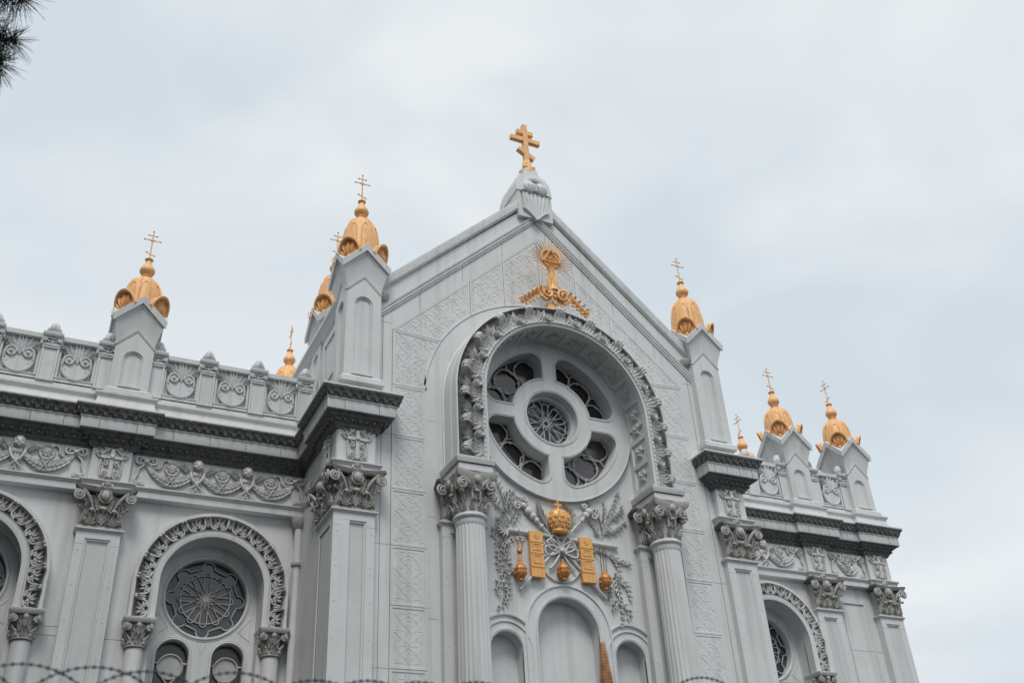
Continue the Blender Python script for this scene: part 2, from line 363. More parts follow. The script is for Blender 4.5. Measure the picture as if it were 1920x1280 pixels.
def abacus_me(wd):
    m = MB(); k = wd/.76; pl = []
    for i in range(13):
        t = -1+2*i/12; pl.append((t*.50*k, -.13-.10*t*t))
    pl = [(-.53*k, -.17)]+pl+[(.53*k, -.17), (.44*k, .25), (-.44*k, .25)]
    m.add(loft([[(x*c, y*c if y < 0 else y, z) for x, y in pl] for c, z in ((.90, .645), (.95, .665), (1.0, .69), (1.0, .735), (.93, .74))], True, True))
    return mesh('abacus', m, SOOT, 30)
CAP76, CAPW, CAPR = capital_me(.76), capital_me(1.02), capital_me(.86)
AB76, ABW, ABR = abacus_me(.76), abacus_me(1.02), abacus_me(.86)
def crossorn_me():
    m = MB(); y = 0
    m.add(plate([(-.16, .12), (.16, .12), (.16, .42), (-.16, .42)], [], -.012, .01))
    m.add(lobe(0, .02, 0, .60, .045, .05, y0=-.01, scal=.15, pw=1))
    m.add(box(-.034, .034, -.055, 0, .10, .58)); m.add(box(-.19, .19, -.05, 0, .415, .462))
    for s in (-1, 1):
        m.add(t2([(s*.05, .60), (s*.13, .535), (s*.19, .49), (s*.21, .53)], .016, -.03)); m.add(volute(s*.115, .585, .04, 1.2, s, 0, .014, -.03))
        m.add(volute(s*.10, .16, .068, 1.6, -s, -pi/2, .018, -.03)); m.add(volute(s*.10, .335, .05, 1.4, s, pi/2, .015, -.03))
        m.add(t2([(s*.165, .12), (s*.185, .20), (s*.185, .40)], .016, -.025)); m.add(t2([(s*.04, .40), (s*.10, .37), (s*.14, .40)], .013, -.03))
        m.add(lobe(s*.19, .44, radians(s*60), .13, .03, .03, y0=-.005)); m.add(lobe(s*.12, .06, radians(s*150), .12, .03, .03))
        m.add(t2([(s*.26, .58), (s*.235, .60), (s*.21, .56), (s*.25, .50)], .012, -.015))
    m.add(lobe(0, .62, 0, .06, .04, .04)); m.add(ball(0, -.06, .44, .04, .02, .04))
    m.add(plate([(-.09, .02), (-.10, -.06), (0, -.11), (.10, -.06), (.09, .02)], [], -.06, .01))
    for k in range(5): m.add(lobe(0, .03, pi+radians(-40+20*k), .12, .018, .03, y0=-.055))
    return mesh('cross_ornament', m, ORN, 40)
CROSSORN = crossorn_me()
def pilaster_me(wd, zt, depth=.3, z0=0., name='pilaster'):
    m = MB(); h = wd/2; a = .165*wd+.03
    def rc(i, y, t=0): return [(-h+i, y, z0+i), (h-i, y, z0+i), (h-i, y, zt-i-t), (-h+i, y, zt-i-t)]
    m.add(loft([rc(0, depth), rc(0, 0), rc(a, 0, .04), rc(a+.012, .02, .04), rc(a+.035, .02, .04), rc(a+.05, .05, .04), rc(a+.07, .055, .04)]))
    m.add(sweepxy([(-h, depth), (-h, 0), (h, 0), (h, depth)], [(0, zt-.07), (.015, zt-.06), (.045, zt-.03), (.05, zt-.03), (.05, zt-.005), (0, zt-.005)]))
    zz = zt-.42
    for s in (-1, 1):
        z = zz
        while z > 4:
            m.add(ball(s*(h-a*.45), 0, z, .012, .012, .012, 6, 4)); z -= .62
        m.add(box(s*(h-a*.5)-a*.5, s*(h-a*.5)+a*.5, -.004, .01, zt-.30, zt-.288))
    return mesh(name, m, PAINT, 30)
def full_pilaster(x, y, wd, rz=0., cap=(None, None), block=True, zt=ZN, name='pilaster', depth=.3):
    p = ci(name, pilaster_me(wd, zt, depth), T(x, y, 0, rz))
    inst('capital', cap[0], p, T(0, 0, zt)); inst('abacus', cap[1], p, T(0, 0, zt))
    if block:
        b = MB(); h = wd/2-.02; b.add(box(-h, h, 0, .25, 9.51, 10.42)); inst('frieze_block', mesh('frieze_block', b, PAINT), p)
        inst('cross_ornament', CROSSORN, p, T(0, 0, 9.64, s=(1.0, 1.35, 1.17)))
    return p
for sgn in (-1, 1):
    full_pilaster(sgn*4.22, YN, .764, 0, (CAP76, AB76), depth=.19)
full_pilaster(-4.6, YN+.512, 1.02, FRONT_L, (CAPW, ABW))
full_pilaster(-8.22, YP, .74, 0, (CAP76, AB76)); full_pilaster(8.465, YP, .75, 0, (CAP76, AB76)); full_pilaster(10.465, YP, .76, 0, (CAP76, AB76))
full_pilaster(-12.35, YP, .74, 0, (CAP76, AB76))

# ------------------------------------------------------------------ central gabled front
SL = .95
m = MB()
rose_hole = circo(0, RZ, 1.66, 64)
nich = [(0, .645, 6.965), (-1.29, .325, 6.57), (1.29, .325, 6.57)]
holes = [rose_hole]+[archo(c, r, 3.2, z, 20) for c, r, z in nich]
m.add(plate([(-3.9, 0), (3.9, 0), (3.9, 13.62), (0, 17.25), (-3.9, 13.62)], holes, 0, .35))
cp('gable_wall', m, PAINT)
for c, r, z in nich:
    m = MB(); m.add(plate(archo(c, r+.02, 3.18, z, 20), [], .26, .36)); nb = cp('blind_niche', m, PAINT)
    e = .27 if r > .5 else .22; m = MB()
    prof = [(0, .02), (0, -.03), (.03, -.05), (.05, -.05), (.055, -.03), (e-.05, -.03), (e-.045, -.055), (e-.01, -.055), (e, -.03), (e, .02)]
    m.add(sweepxz(archpath(c, r, 3.2, z), [(n, y+(0 if r > .5 else .012)) for n, y in prof])); part('arch_moulding', m, PAINT, nb)
for s in (-1, 1):                                   # the eyebrow line above each small niche
    m = MB(); m.add(sweepxz([(s*1.29+.62*cos(radians(a)), 6.57+.62*sin(radians(a)), cos(radians(a)), sin(radians(a))) for a in ((50, 60, 70, 80, 90, 100, 110, 120, 130) if s > 0 else (50, 60, 70, 80, 90, 100, 110, 120, 130))], [(0, .01), (0, -.045), (.025, -.05), (.03, .01)])); cp('hood_moulding', m, PAINT)
# pier core behind the pilaster and the upper wall strips
for s in (-1, 1):
    m = MB(); m.add(box(min(s*3.845, s*4.58), max(s*3.845, s*4.58), YN+.25, 2.2, 0, 11.12)); m.add(box(min(s*3.90, s*4.40), max(s*3.90, s*4.40), .1, 9, 11.1, 13.62))
    cp('pier_wall', m, PAINT)
    m = MB()                                        # side cornice of the upper wall
    pth = [(-4.4, 7.9), (-4.4, .6)] if s < 0 else [(4.4, .6), (4.4, 7.9)]
    m.add(sweepxy(pth, [(0, 13.45), (.05, 13.5), (.07, 13.6), (.14, 13.68), (.14, 13.76), (0, 13.78)])); m.add(sweepxy(pth, [(0, 11.95), (.03, 11.95), (.03, 12.05), (0, 12.05)]))
    cp('side_cornice', m, PAINT)
    for y0, y1 in ((.72, 1.78), (2.95, 4.4), (4.6, 6.05)):
        m = MB(); x = s*4.4; o = [(y0, 12.2), (y1, 12.2), (y1, 13.3), (y0, 13.3)]; i = [(y0+.12, 12.32), (y1-.12, 12.32), (y1-.12, 13.18), (y0+.12, 13.18)]
        v, f = plate(o, [i], -.03, .01); m.add(([(x+s*-yy*1, xx, zz) for xx, yy, zz in v], f)); cp('side_panel', m, PAINT)
m = MB(); m.add(loft([xz([(-4.3, 13.4), (4.3, 13.4), (0, 17.45)], .30), xz([(-4.3, 13.4), (4.3, 13.4), (0, 17.45)], 12)], True)); m.add(box(-4.35, 4.35, 3, 12, 0, 13.5)); cp('nave_roof', m, ROOF)
# raking cornice
m = MB(); rk = plumb(polypath([(-3.80, 16.67-SL*3.80), (0, 16.67), (3.80, 16.67-SL*3.80)]))
m.add(sweepxz(rk, [(0, .02), (0, -.03), (.03, -.035), (.05, -.06), (.085, -.06), (.09, -.045), (.10, -.075), (.135, -.085), (.145, -.06), (.145, .02)])); cp('gable_moulding', m, PAINT)
m = MB(); m.add(sweepxz(rk, [(.47, .32), (.47, -.035), (.478, -.05), (.49, -.05), (.505, -.075), (.64, -.10), (.665, -.095), (.672, -.08), (.672, .32)])); cp('gable_coping', m, PAINT)
for s in (-1, 1):
    m = MB(); m.add(lathe([(.02, 0), (.10, .03), (.15, .12), (.15, .16), (.12, .17), (.12, .19)], 14)); cp('gutter_end', m, GRIME, T(s*3.73, -.0, 13.47))

# patterned relief panels: strips and the slanting field of the gable
def arcp(a0, a1, n): return arc(0, RC, 2.806, a0, a1, n)
zj = [3.95, 5.02, 6.10, 7.18, 8.267, 9.362, 10.468, 11.57]
def circ_a(x): return math.degrees(math.acos(x/2.806))
def rake(x): return 16.17-.9457*abs(x)
polys = []
for s in (-1, 1):
    for a, b in zip(zj, zj[1:]): polys.append(([(s*3.5, a), (s*2.806, a), (s*2.806, b), (s*3.5, b)]))
    A1, A2, A3, A4 = 177, 150, circ_a(-1.75), circ_a(-.92)
    P = [[(-3.5, 11.57), (-2.806, 11.57)]+arcp(A1, A2, 8)+[(-3.5, 12.86)],
         arcp(A2, A3, 8)+[(-1.75, rake(1.75)), (-3.5, 12.86)],
         arcp(A3, A4, 6)+[(-.92, rake(.92)), (-1.75, rake(1.75))],
         arcp(A4, 90, 6)+[(0, 16.17), (-.92, rake(.92))]]
    polys += [[(-s*x if s > 0 else x, z) for x, z in p] for p in P]
def inside(p, poly):
    c = False; n = len(poly)
    for i in range(n):
        a, b = poly[i], poly[i-1]
        if (a[1] > p[1]) != (b[1] > p[1]) and p[0] < (b[0]-a[0])*(p[1]-a[1])/(b[1]-a[1])+a[0]: c = not c
    return c
def edged(p, poly):
    d = 9
    for i in range(len(poly)):
        a, b = poly[i], poly[i-1]; vx, vz = b[0]-a[0], b[1]-a[1]; t = max(0, min(1, ((p[0]-a[0])*vx+(p[1]-a[1])*vz)/(vx*vx+vz*vz+1e-12)))
        d = min(d, hypot(p[0]-a[0]-vx*t, p[1]-a[1]-vz*t))
    return d
UX_, UZ_ = .62, .5535
def motif():
    ls = [circo(0, 0, .03, 8)+[(.03, 0)]]
    for s in (-1, 1):
        ls += [[(s*.055, .005), (s*.11, .015), (s*.175, .005)], [(s*.04, .045), (s*.08, .09), (s*.125, .125)], [(s*.165, .165), (s*.21, .215), (s*.27, .24)],
               [(s*.165, .11), (s*.21, .09), (s*.29, .03), (s*.22, -.04), (s*.165, -.10)], [(s*.165, -.155), (s*.2, -.20), (s*.23, -.25)],
               [(s*.125, -.16), (s*.05, -.22), (0, -.277), (-s*.07, -.345)], [(s*.09, -.29), (s*.16, -.275), (s*.24, -.285)],
               [(s*.145, .145)]+[], [(s*.02, -.21), (s*.05, -.195)], [(s*.24, .10), (s*.262, .10)], [(s*.24, -.06), (s*.262, -.06)], [(s*.02, .19), (s*.045, .205)]]
        ls += [circo(s*.145, .145, .02, 6)+[(s*.145+.02, .145)], circo(s*.145, -.125, .02, 6)+[(s*.145+.02, -.125)]]
    ls += [arc(0, -.19, .145, 25, 155, 8), arc(.31, .09, .15, 20, 160, 8), arc(.31, .09, .08, 20, 160, 6), arc(0, -.19, .085, 35, 145, 6)]
    def dense(l):
        o = [l[0]]
        for a, b in zip(l, l[1:]):
            n = max(1, int(hypot(b[0]-a[0], b[1]-a[1])/.022)); o += [(a[0]+(b[0]-a[0])*i/n, a[1]+(b[1]-a[1])*i/n) for i in range(1, n+1)]
        return o
    return [dense(l) for l in ls if len(l) > 1]
MOT = motif()
jb = MB()
for poly in polys:
    cxm = sum(p[0] for p in poly)/len(poly); czm = sum(p[1] for p in poly)/len(poly)
    def ins(p, k):                                  # shrink about the outline by k
        return p
    m = MB()
    pp = polypath(poly+[poly[0]])
    # inset outline by a mitred offset, whichever side the outline turns
    ar2 = sum(poly[i-1][0]*poly[i][1]-poly[i][0]*poly[i-1][1] for i in range(len(poly)))
    q = polypath(poly, True); sg = 1 if ar2 > 0 else -1
    off = lambda k: [(x+nx*k*sg, z+nz*k*sg) for x, z, nx, nz in q]
    m.add(loft([xz(off(.005), .01), xz(off(.005), -.016), xz(off(.045), -.016), xz(off(.052), -.006)], False, True))
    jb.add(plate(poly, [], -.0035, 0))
    x0 = -3.153 if cxm < 0 else 3.153
    xs = [p[0] for p in poly]; zs = [p[1] for p in poly]
    for iz in range(int((min(zs)-3.95)/UZ_)-1, int((max(zs)-3.95)/UZ_)+2):
        for ix in range(-1, 8):
            ox = x0+(ix*UX_ if cxm < 0 else -ix*UX_); oz = 3.95+.32+iz*UZ_
            for l in MOT:
                run = []
                for p in l:
                    P2 = (ox+p[0], oz+p[1])
                    if inside(P2, poly) and edged(P2, poly) > .066: run.append(P2)
                    else:
                        if len(run) > 1: m.add(tube([(a, -.004, b) for a, b in run], .0072, 4, caps=False))
                        run = []
                if len(run) > 1: m.add(tube([(a, -.004, b) for a, b in run], .0072, 4, caps=False))
    cp('relief_panel', m, PAINT)
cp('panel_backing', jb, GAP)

# great archivolt: leaves and medallions on a sunk band, coffered soffit
RI = 1.83; ZB = 9.85
m = MB(); AP = archpath(0, RI, ZB, RC, 56)
m.add(sweepxz(AP, [(0, 0), (0, -.13), (.035, -.15), (.035, -.63), (0, -.65), (0, -.80), (.035, -.815), (.05, -.80), (.055, -.79), (.065, -.815), (.085, -.83), (.105, -.815), (.11, -.76), (.125, -.60), (.50, -.57), (.55, -.61), (.555, -.65), (.575, -.645), (.585, -.63), (.585, -.40), (.60, -.385), (.60, -.06), (.625, -.05), (.625, 0)]))
arch = cp('archivolt', m, PAINT, ang=25)
def bead_me():
    m = MB(); m.add(ball(0, -.81, 0, .026, .028, .045, 6, 4)); return mesh('bead', m, ORN)
m = MB(); m.add(sweepxz(AP, [(.128, -.50), (.128, -.605), (.50, -.575), (.546, -.615), (.546, -.42)])); part('painted_shade_ground', m, GAP_SHADE, arch)  # dark sheet behind the leaves, imitating shaded gaps
BEAD = bead_me()
bm_ = MB()
vb, fb = ball(0, -.815, 0, .026, .026, .05, 6, 4)
def place_arch(r, d, ang): return T(r*cos(ang), 0, RC+r*sin(ang), ry=pi/2-ang)
for k in range(int(pi*1.915/.1)+1): bm_.add((vb, fb), Matrix.Translation((1.915*cos(k*.1/1.915), 0, RC+1.915*sin(k*.1/1.915))) @ Matrix.Rotation(-k*.1/1.915, 4, 'Y'))
for k in range(15):
    for s in (-1, 1): bm_.add((vb, fb), T(s*1.915, 0, ZB+.05+k*.1))
bo = part('bead_moulding', bm_, ORN, arch); bo['kind'] = 'stuff'
def acanthus_me():
    m = MB(); Y = -.66
    for a in (-.13, -.08, -.03, .03, .08, .13): m.add(tube([(a*.8, Y-.07, .0), (a, Y-.09, .12), (a*1.6, Y-.07, .26)], [.024, .028, .014], 5))
    for a, L2, wd, z0, cu in ((-66, .25, .05, .05, 0), (66, .25, .05, .05, 0), (-44, .33, .055, .06, .02), (44, .33, .055, .06, .02), (-20, .34, .058, .08, .05), (20, .34, .058, .08, .05), (0, .33, .06, .10, .06)):
        m.add(lobe(radians(a)*.08, z0, radians(a), L2, wd, .09, y0=Y-.02-.02*(1-abs(a)/70), lift=.05, bend=-radians(a)*.35, scal=.3, rows=10, curl=cu, pw=.9))
    for dx, dz, q in ((0, .435, 1.35), (-.06, .42, 1.2), (.06, .42, 1.2)):
        m.add(tube([(dx*.75, Y-.08, dz-.13), (dx, Y-.13, dz-.05), (dx, Y-.15, dz+.02), (dx, Y-.12, dz+.075), (dx, Y-.05, dz+.10)], [.012*q, .026*q, .031*q, .029*q, .014*q], 8))
    return mesh('acanthus_leaf', m, ORN, 40)
def medallion_me():
    m = MB(); v, f = lathe([(.085, 0), (.088, .15), (.080, .17), (.066, .155), (.062, .14), (.0, .135)], 20); m.add((v, f), T(0, -.705, .145, rx=pi/2))
    m.add(volute(0, .145, .045, 1.7, 1, 0, .014, -.85, rise=.2))
    for a in (-48, -16, 16, 48): m.add(lobe(0, .21, radians(a), .27, .06, .10, y0=-.58, lift=.05, scal=.3, rows=9, bend=radians(a)*.4))
    return mesh('medallion', m, ORN, 35)
ACA, MED = acanthus_me(), medallion_me()
r0 = RI+.045
for k in range(10):
    a = radians(90-9.75-19.5*4+19.5*k); inst('medallion', MED, arch, place_arch(r0, 0, a))
for k in range(9):
    a = radians(90-19.5*4+19.5*k); inst('acanthus_leaf', ACA, arch, place_arch(r0, 0, a) @ Matrix.Diagonal((1, 1, .9, 1)))
for s in (-1, 1):
    for z in (10.94, 10.36): inst('medallion', MED, arch, T(s*r0, 0, z, ry=s*pi/2, s=(.86, 1, 1)))
    for z in (11.26, 10.66, 10.07): inst('acanthus_leaf', ACA, arch, T(s*r0, 0, z, ry=s*pi/2, s=(.86, 1, .9)))
cof = MB(); cof.add(box(-.045, .045, -.64, -.14, -.038, 0))
COF = mesh('coffer_rib', cof, PAINT)
def rosette_me(rad=.12, name='rosette', h=.05):
    m = MB()
    for k in range(6): m.add(lobe(0, 0, k*pi/3, rad, rad*.36, h, y0=0, lift=-.0, rows=5))
    m.add(ball(0, -h*.5, 0, rad*.28)); return mesh(name, m, ORN, 40)
ROS = rosette_me(.16, h=.08)
angs = [radians(90+16.4*(k-5.5)) for k in range(12)]
for a in angs: inst('coffer_rib', COF, arch, Matrix.Translation(((RI+.035)*cos(a), 0, RC+(RI+.035)*sin(a))) @ Matrix.Rotation(pi/2-a, 4, 'Y'))
for k in range(11):
    a = radians(90+16.4*(k-5)); inst('rosette', ROS, arch, Matrix.Translation(((RI+.034)*cos(a), -.39, RC+(RI+.034)*sin(a))) @ Matrix.Rotation(pi/2-a, 4, 'Y') @ Matrix.Rotation(pi/2, 4, 'X'))
for s in (-1, 1):
    for z in (11.05, 10.5, 9.97): inst('coffer_rib', COF, arch, Matrix.Translation((s*(RI+.035), 0, z)) @ Matrix.Rotation(s*pi/2, 4, 'Y'))
    for z in (11.31, 10.78, 10.24): inst('rosette', ROS, arch, Matrix.Translation((s*(RI+.034), -.39, z)) @ Matrix.Rotation(s*pi/2, 4, 'Y') @ Matrix.Rotation(pi/2, 4, 'X'))

# rose window: disc > lips, tracery, panes
def quad_o(g=0., q=0):
    ri, ro, hg, rc = .925+g, 1.55-g, .168+g, .23-g*.5
    a0 = math.asin(hg/ri); cz = hg+rc; cx = sqrt((ro-rc)**2-cz**2); th = math.degrees(atan2(cz, cx))
    P = [(ri*cos(a0), hg)]+arc(cx, cz, rc, -90, th, 6)+arc(0, 0, ro, th, 90-th, 12)[1:-1]+arc(cz, cx, rc, 90-th, 180, 6)+arc(0, 0, ri, 90-math.degrees(a0), math.degrees(a0), 12)
    c, s_ = cos(q*pi/2), sin(q*pi/2)
    return [(x*c-z*s_, RZ+x*s_+z*c) for x, z in P[:-1]]
m = MB(); m.add(plate(circo(0, RZ, 1.875, 72), [circo(0, RZ, .60, 40)]+[quad_o(0, q) for q in range(4)], -.085, .30))
rose = cp('rose_window', m, PAINT)
m = MB(); m.add(t2(circo(0, RZ, .645, 48), .018, -.085, 6, True)); m.add(t2(circo(0, RZ, .61, 48), .014, -.085, 6, True))
for q in range(4): m.add(t2(quad_o(-.035, q), .017, -.085, 6, True)); m.add(t2(quad_o(-.006, q), .012, -.085, 6, True))
m.add(t2(circo(0, RZ, 1.865, 64), .016, -.085, 6, True)); part('lip_moulding', m, PAINT, rose)
for q in range(4):
    m = MB(); m.add(plate(quad_o(-.02, q), [], .285, .295)); part('pane', m, GLASS if q in (0, 1) else MAUVE if q == 3 else GLASS, rose)
    # curved tracery: a chain of rounded cells with small cusps
    m = MB(); segs = []
    c, s_ = cos(q*pi/2), sin(q*pi/2); po = quad_o(.01, q)
    knobs = []
    for r, a, rr in ((1.25, 19, .255), (1.22, 45, .285), (1.25, 71, .255)):
        cx, cz = r*cos(radians(a)), r*sin(radians(a)); lp = []
        for i in range(49):                         # each cell is a rounded lobe with four small cusps
            t = 2*pi*i/48+radians(a); q = rr*(1+.035*cos(4*t)); lp.append((cx+q*cos(t), cz+q*sin(t)))
        segs.append(lp)
        for k in range(4): t = radians(a)+k*pi/2+pi/4; knobs.append((cx+rr*.97*cos(t), cz+rr*.97*sin(t)))
    for a in (32.2, 57.8):
        knobs.append((1.235*cos(radians(a)), 1.235*sin(radians(a))))
        for r0_, r1_, d_ in ((1.235, 1.58, 3.5), (1.235, .90, -3.5)): segs.append([((r0_+(r1_-r0_)*i/6)*cos(radians(a+d_*sin(pi*i/6))), (r0_+(r1_-r0_)*i/6)*sin(radians(a+d_*sin(pi*i/6)))) for i in range(7)])
    for kx, kz in knobs:
        P2 = (kx*c-kz*s_, RZ+kx*s_+kz*c)
        if inside(P2, po): m.add(ball(P2[0], .235, P2[1], .030, .022, .030, 7, 5))
    for l in segs:
        run = []
        for x, z in l:
            P2 = (x*c-z*s_, RZ+x*s_+z*c)
            if inside(P2, po): run.append(P2)
            else:
                if len(run) > 1: m.add(t2(run, .017, .235, 5))
                run = []
        if len(run) > 1: m.add(t2(run, .017, .235, 5))
    part('tracery', m, LEADP, rose)
m = MB(); m.add(plate(circo(0, RZ, .62, 36), [circo(0, RZ, .545, 36)], .10, .30)); m.add(t2(circo(0, RZ, .555, 40), .018, .10, 6, True)); m.add(t2(circo(0, RZ, .585, 40), .012, .07, 6, True)); part('window_frame', m, PAINT, rose)
m = MB(); m.add(plate(circo(0, RZ, .56, 36), [], .27, .28)); part('pane', m, BLUEGLASS, rose)
def wheel(cx, cz, R, npet, y, th, hub):
    m = MB()
    m.add(t2(circo(cx, cz, hub, 20), th*1.1, y, 5, True))
    for k in range(npet):
        a = 2*pi*k/npet+pi/2; d = pi/npet
        P = lambda r, b: (cx+r*cos(a+b), cz+r*sin(a+b))
        rl = R*.74; w0 = d*.55
        # petal loop: two spokes that close in a round head
        cpt = P(rl, 0); rr = rl*sin(w0)
        loop = [P(R*.40, d*.9)]+[(cpt[0]+rr*cos(a+t), cpt[1]+rr*sin(a+t)) for t in [pi/2-pi*i/8 for i in range(9)]]+[P(R*.40, -d*.9)]
        m.add(t2(loop, th, y, 5))
        m.add(t2([P(hub, d), P(R*.25, d*.25), P(R*.41, d), P(R*.25, d*1.75), P(hub, d)], th*.9, y-.004, 5))
    return m
m = wheel(0, RZ, .545, 10, .215, .0125, .06)
for k in range(8):
    a = 2*pi*k/8+pi/8; c0 = (.465*cos(a), RZ+.465*sin(a)); m.add(t2([(c0[0]+.085*cos(a+t), c0[1]+.085*sin(a+t)) for t in [-2.2+4.4*i/10 for i in range(11)]], .0125, .215))
    b = a+pi/8; m.add(t2([(.43*cos(b-.16), RZ+.43*sin(b-.16)), (.47*cos(b-.1), RZ+.47*sin(b-.1)), (.47*cos(b+.1), RZ+.47*sin(b+.1)), (.43*cos(b+.16), RZ+.43*sin(b+.16))], .0125, .215))
part('tracery', m, LEADP, rose)

# columns with their imposts, and the pilasters behind them
def column_me():
    m = MB(); n = 96; outs = []
    for z, r in ((0, .335), (5.5, .30), (8.62, .275)):
        outs.append([((r-.016*abs(sin(12*a))**.7*0-.017*(1-abs(cos(11*a))**1.6 if 0 else abs(sin(11*a))**.8))*cos(a), (r-.017*abs(sin(11*a))**.8)*sin(a), z) for a in [2*pi*k/n for k in range(n)]])
    m.add(loft(outs)); m.add(lathe([(.27, 8.58), (.285, 8.62), (.285, 8.69), (.31, 8.70), (.325, 8.725), (.325, 8.745), (.31, 8.765), (.29, 8.77), (.29, 8.80)], 32)); return mesh('column', m, PAINT, 25)
COLUMN = column_me()
def colcap_me():
    m = MB(); m.add(lathe([(.275, 0), (.27, .2), (.30, .45), (.36, .62)], 24))
    for k in range(12):
        a = k*pi/6+pi/12
        for q, L2 in ((-18, .15), (18, .15), (0, .24)): m.add(lobe(0, .02, radians(q), L2, .034, .05, y0=-.285, lift=.06, curl=.04 if q == 0 else 0, scal=.4), T(rz=a))
    for k in range(8):
        m.add(lobe(0, .20, 0, .22, .045, .05, y0=-.285, lift=.07, curl=.05, scal=.5), T(rz=k*pi/4))
    for k in range(4):
        R = T(rz=k*pi/2)
        for s in (-1, 1):
            m.add(volute(s*.265, .50, .11, 1.7, -s, pi/2, .032, y=-.33, n=22, rise=.3), R); m.add(ball(s*.265, -.315, .50, .095, .025, .095), R)
            m.add(tube(bez((s*.07, -.29, .22), (s*.07, -.32, .42), (s*.14, -.34, .58), (s*.25, -.34, .61), n=8), .03, 6), R)
            for j, a in enumerate((25, 50, 75)): m.add(lobe(s*.03, .40, radians(s*a), .2, .022, .05, y0=-.32, lift=.03), R)
            m.add(lobe(s*.22, .36, radians(s*70), .17, .06, .06, y0=-.28, lift=.08, scal=.4), R)
        m.add(ball(0, -.36, .36, .055, .05, .035), R); m.add(lobe(0, .36, 0, .32, .07, .07, y0=-.31, lift=.1, scal=.5, rows=8), R)
        m.add(ball(0, -.41, .58, .075, .05, .085), R)
    return mesh('capital', m, GRIME, 40)
COLCAP = colcap_me()
def impost_me():
    m = MB(); q = .395
    pl = []
    for k in range(4):
        for i in range(9):
            t = -1+2*i/8*.94; x, y = t*.41, -.33-.10*t*t; a = k*pi/2; pl.append((x*cos(a)-y*sin(a), x*sin(a)+y*cos(a)))
    m.add(loft([[(x*c, y*c, z) for x, y in pl] for c, z in ((.90, .63), (.97, .68), (1.0, .74), (1.0, .77), (.9, .78))], True, True)); return mesh('abacus', m, GRIME, 30)
IMPOST = impost_me()
for s in (-1, 1):
    c = ci('column', COLUMN, T(s*2.125, -.455, 0)); inst('capital', COLCAP, c, T(0, 0, 8.80)); inst('abacus', IMPOST, c, T(0, 0, 8.80))
    m = MB(); m.add(box(-.345, .345, -.345, .455, 9.57, 9.70)); m.add(sweepxy([(-.345, .45), (-.345, -.345), (.345, -.345), (.345, .45)], [(0, 9.70), (.0, 9.715), (.03, 9.72), (.04, 9.76), (.055, 9.80), (.055, 9.835), (.03, 9.845), (0, 9.845)])); m.add(box(-.345, .345, -.345, .455, 9.70, 9.845))
    part('impost', m, PAINT, c)
    full_pilaster(s*2.125, -.16, .86, 0, (CAPR, ABR), False, name='pilaster')

# apex block, cross, eye of providence
m = MB()
m.add(loft([[(x0, y0, z), (x1, y0, z), (x1, y1, z), (x0, y1, z)] for x0, x1, y0, y1, z in ((-.45, .45, -.12, .85, 16.7), (-.45, .45, -.12, .85, 17.46), (-.47, .47, -.14, .87, 17.47), (-.47, .47, -.14, .87, 17.50), (-.47, .47, -.12, .80, 17.66), (-.44, .44, -.10, .66, 17.86), (-.35, .35, -.08, .48, 18.04), (-.20, .20, -.06, .36, 18.14), (-.17, .17, -.06, .33, 18.30))], True))
blk = cp('apex_block', m, PAINT)
m = MB()
m.add(sweepxz([(.35*cos(t), 17.44+.43*sin(t), cos(t), sin(t)) for t in [pi*i/16 for i in range(17)]], [(-.06, -.08), (-.06, -.20), (.0, -.22), (.03, -.19), (.03, -.05)]))
m.add(plate([(-.31, 16.90), (0, 16.66), (.31, 16.90)]+arc(0, 17.44, .31, 0, 180, 14), [], -.165, -.05))
for s in (-1, 1):
    m.add(ball(s*.165, -.15, 17.60, .185, .12, .20, 16, 12)); m.add(t2([(s*.34, 17.5), (s*.31, 17.1), (s*.33, 16.92), (s*.2, 16.86), (0, 16.64)], .022, -.165))
    for k in range(3): m.add(tube([(s*(.03+.09*k), -.20, 17.74), (s*(.05+.08*k), -.268, 17.60), (s*(.08+.06*k), -.22, 17.44)], [.012, .02, .012], 5))
for i in range(5):
    x = -.23+.115*i; m.add(tube([(x, -.14, 17.46), (x*.9, -.155, 17.2), (x*.6, -.15, 16.90-.12*(1-abs(x)/.3))], [.04, .045, .02], 8))
m.add(ball(0, -.2, 17.50, .05, .05, .06))
part('drapery', m, PAINT, blk)
c = MB(); t = .062; zc0 = 18.48; yc_ = .0
c.add(box(-t, t, -t, t, zc0+.18, 19.93)); c.add(box(-.40, .40, -t+.004, t-.004, 19.36, 19.36+2*t)); c.add(box(-.22, .22, -t+.004, t-.004, 19.60, 19.60+2*t))
c.add(box(-.25, .25, -t+.004, t-.004, -t, t), T(0, 0, 18.96, ry=radians(32)))
for k in range(4): c.add(lobe(0, 0, 0, .32, .09, .05, y0=-.07, lift=-.05), T(0, 0, zc0+.0, k*pi/2))
c.add(lathe([(.20, zc0-.20), (.20, zc0-.12), (.15, zc0-.10), (.13, zc0), (.09, zc0+.12), (.08, zc0+.2)], 14))
for k in range(4): c.add(ball(0, -.14, zc0-.05, .075), T(rz=k*pi/2+pi/4))
part('cross', c, GOLD, blk, T(0, .13, 0), 'large plain gold three-barred cross on the apex block')
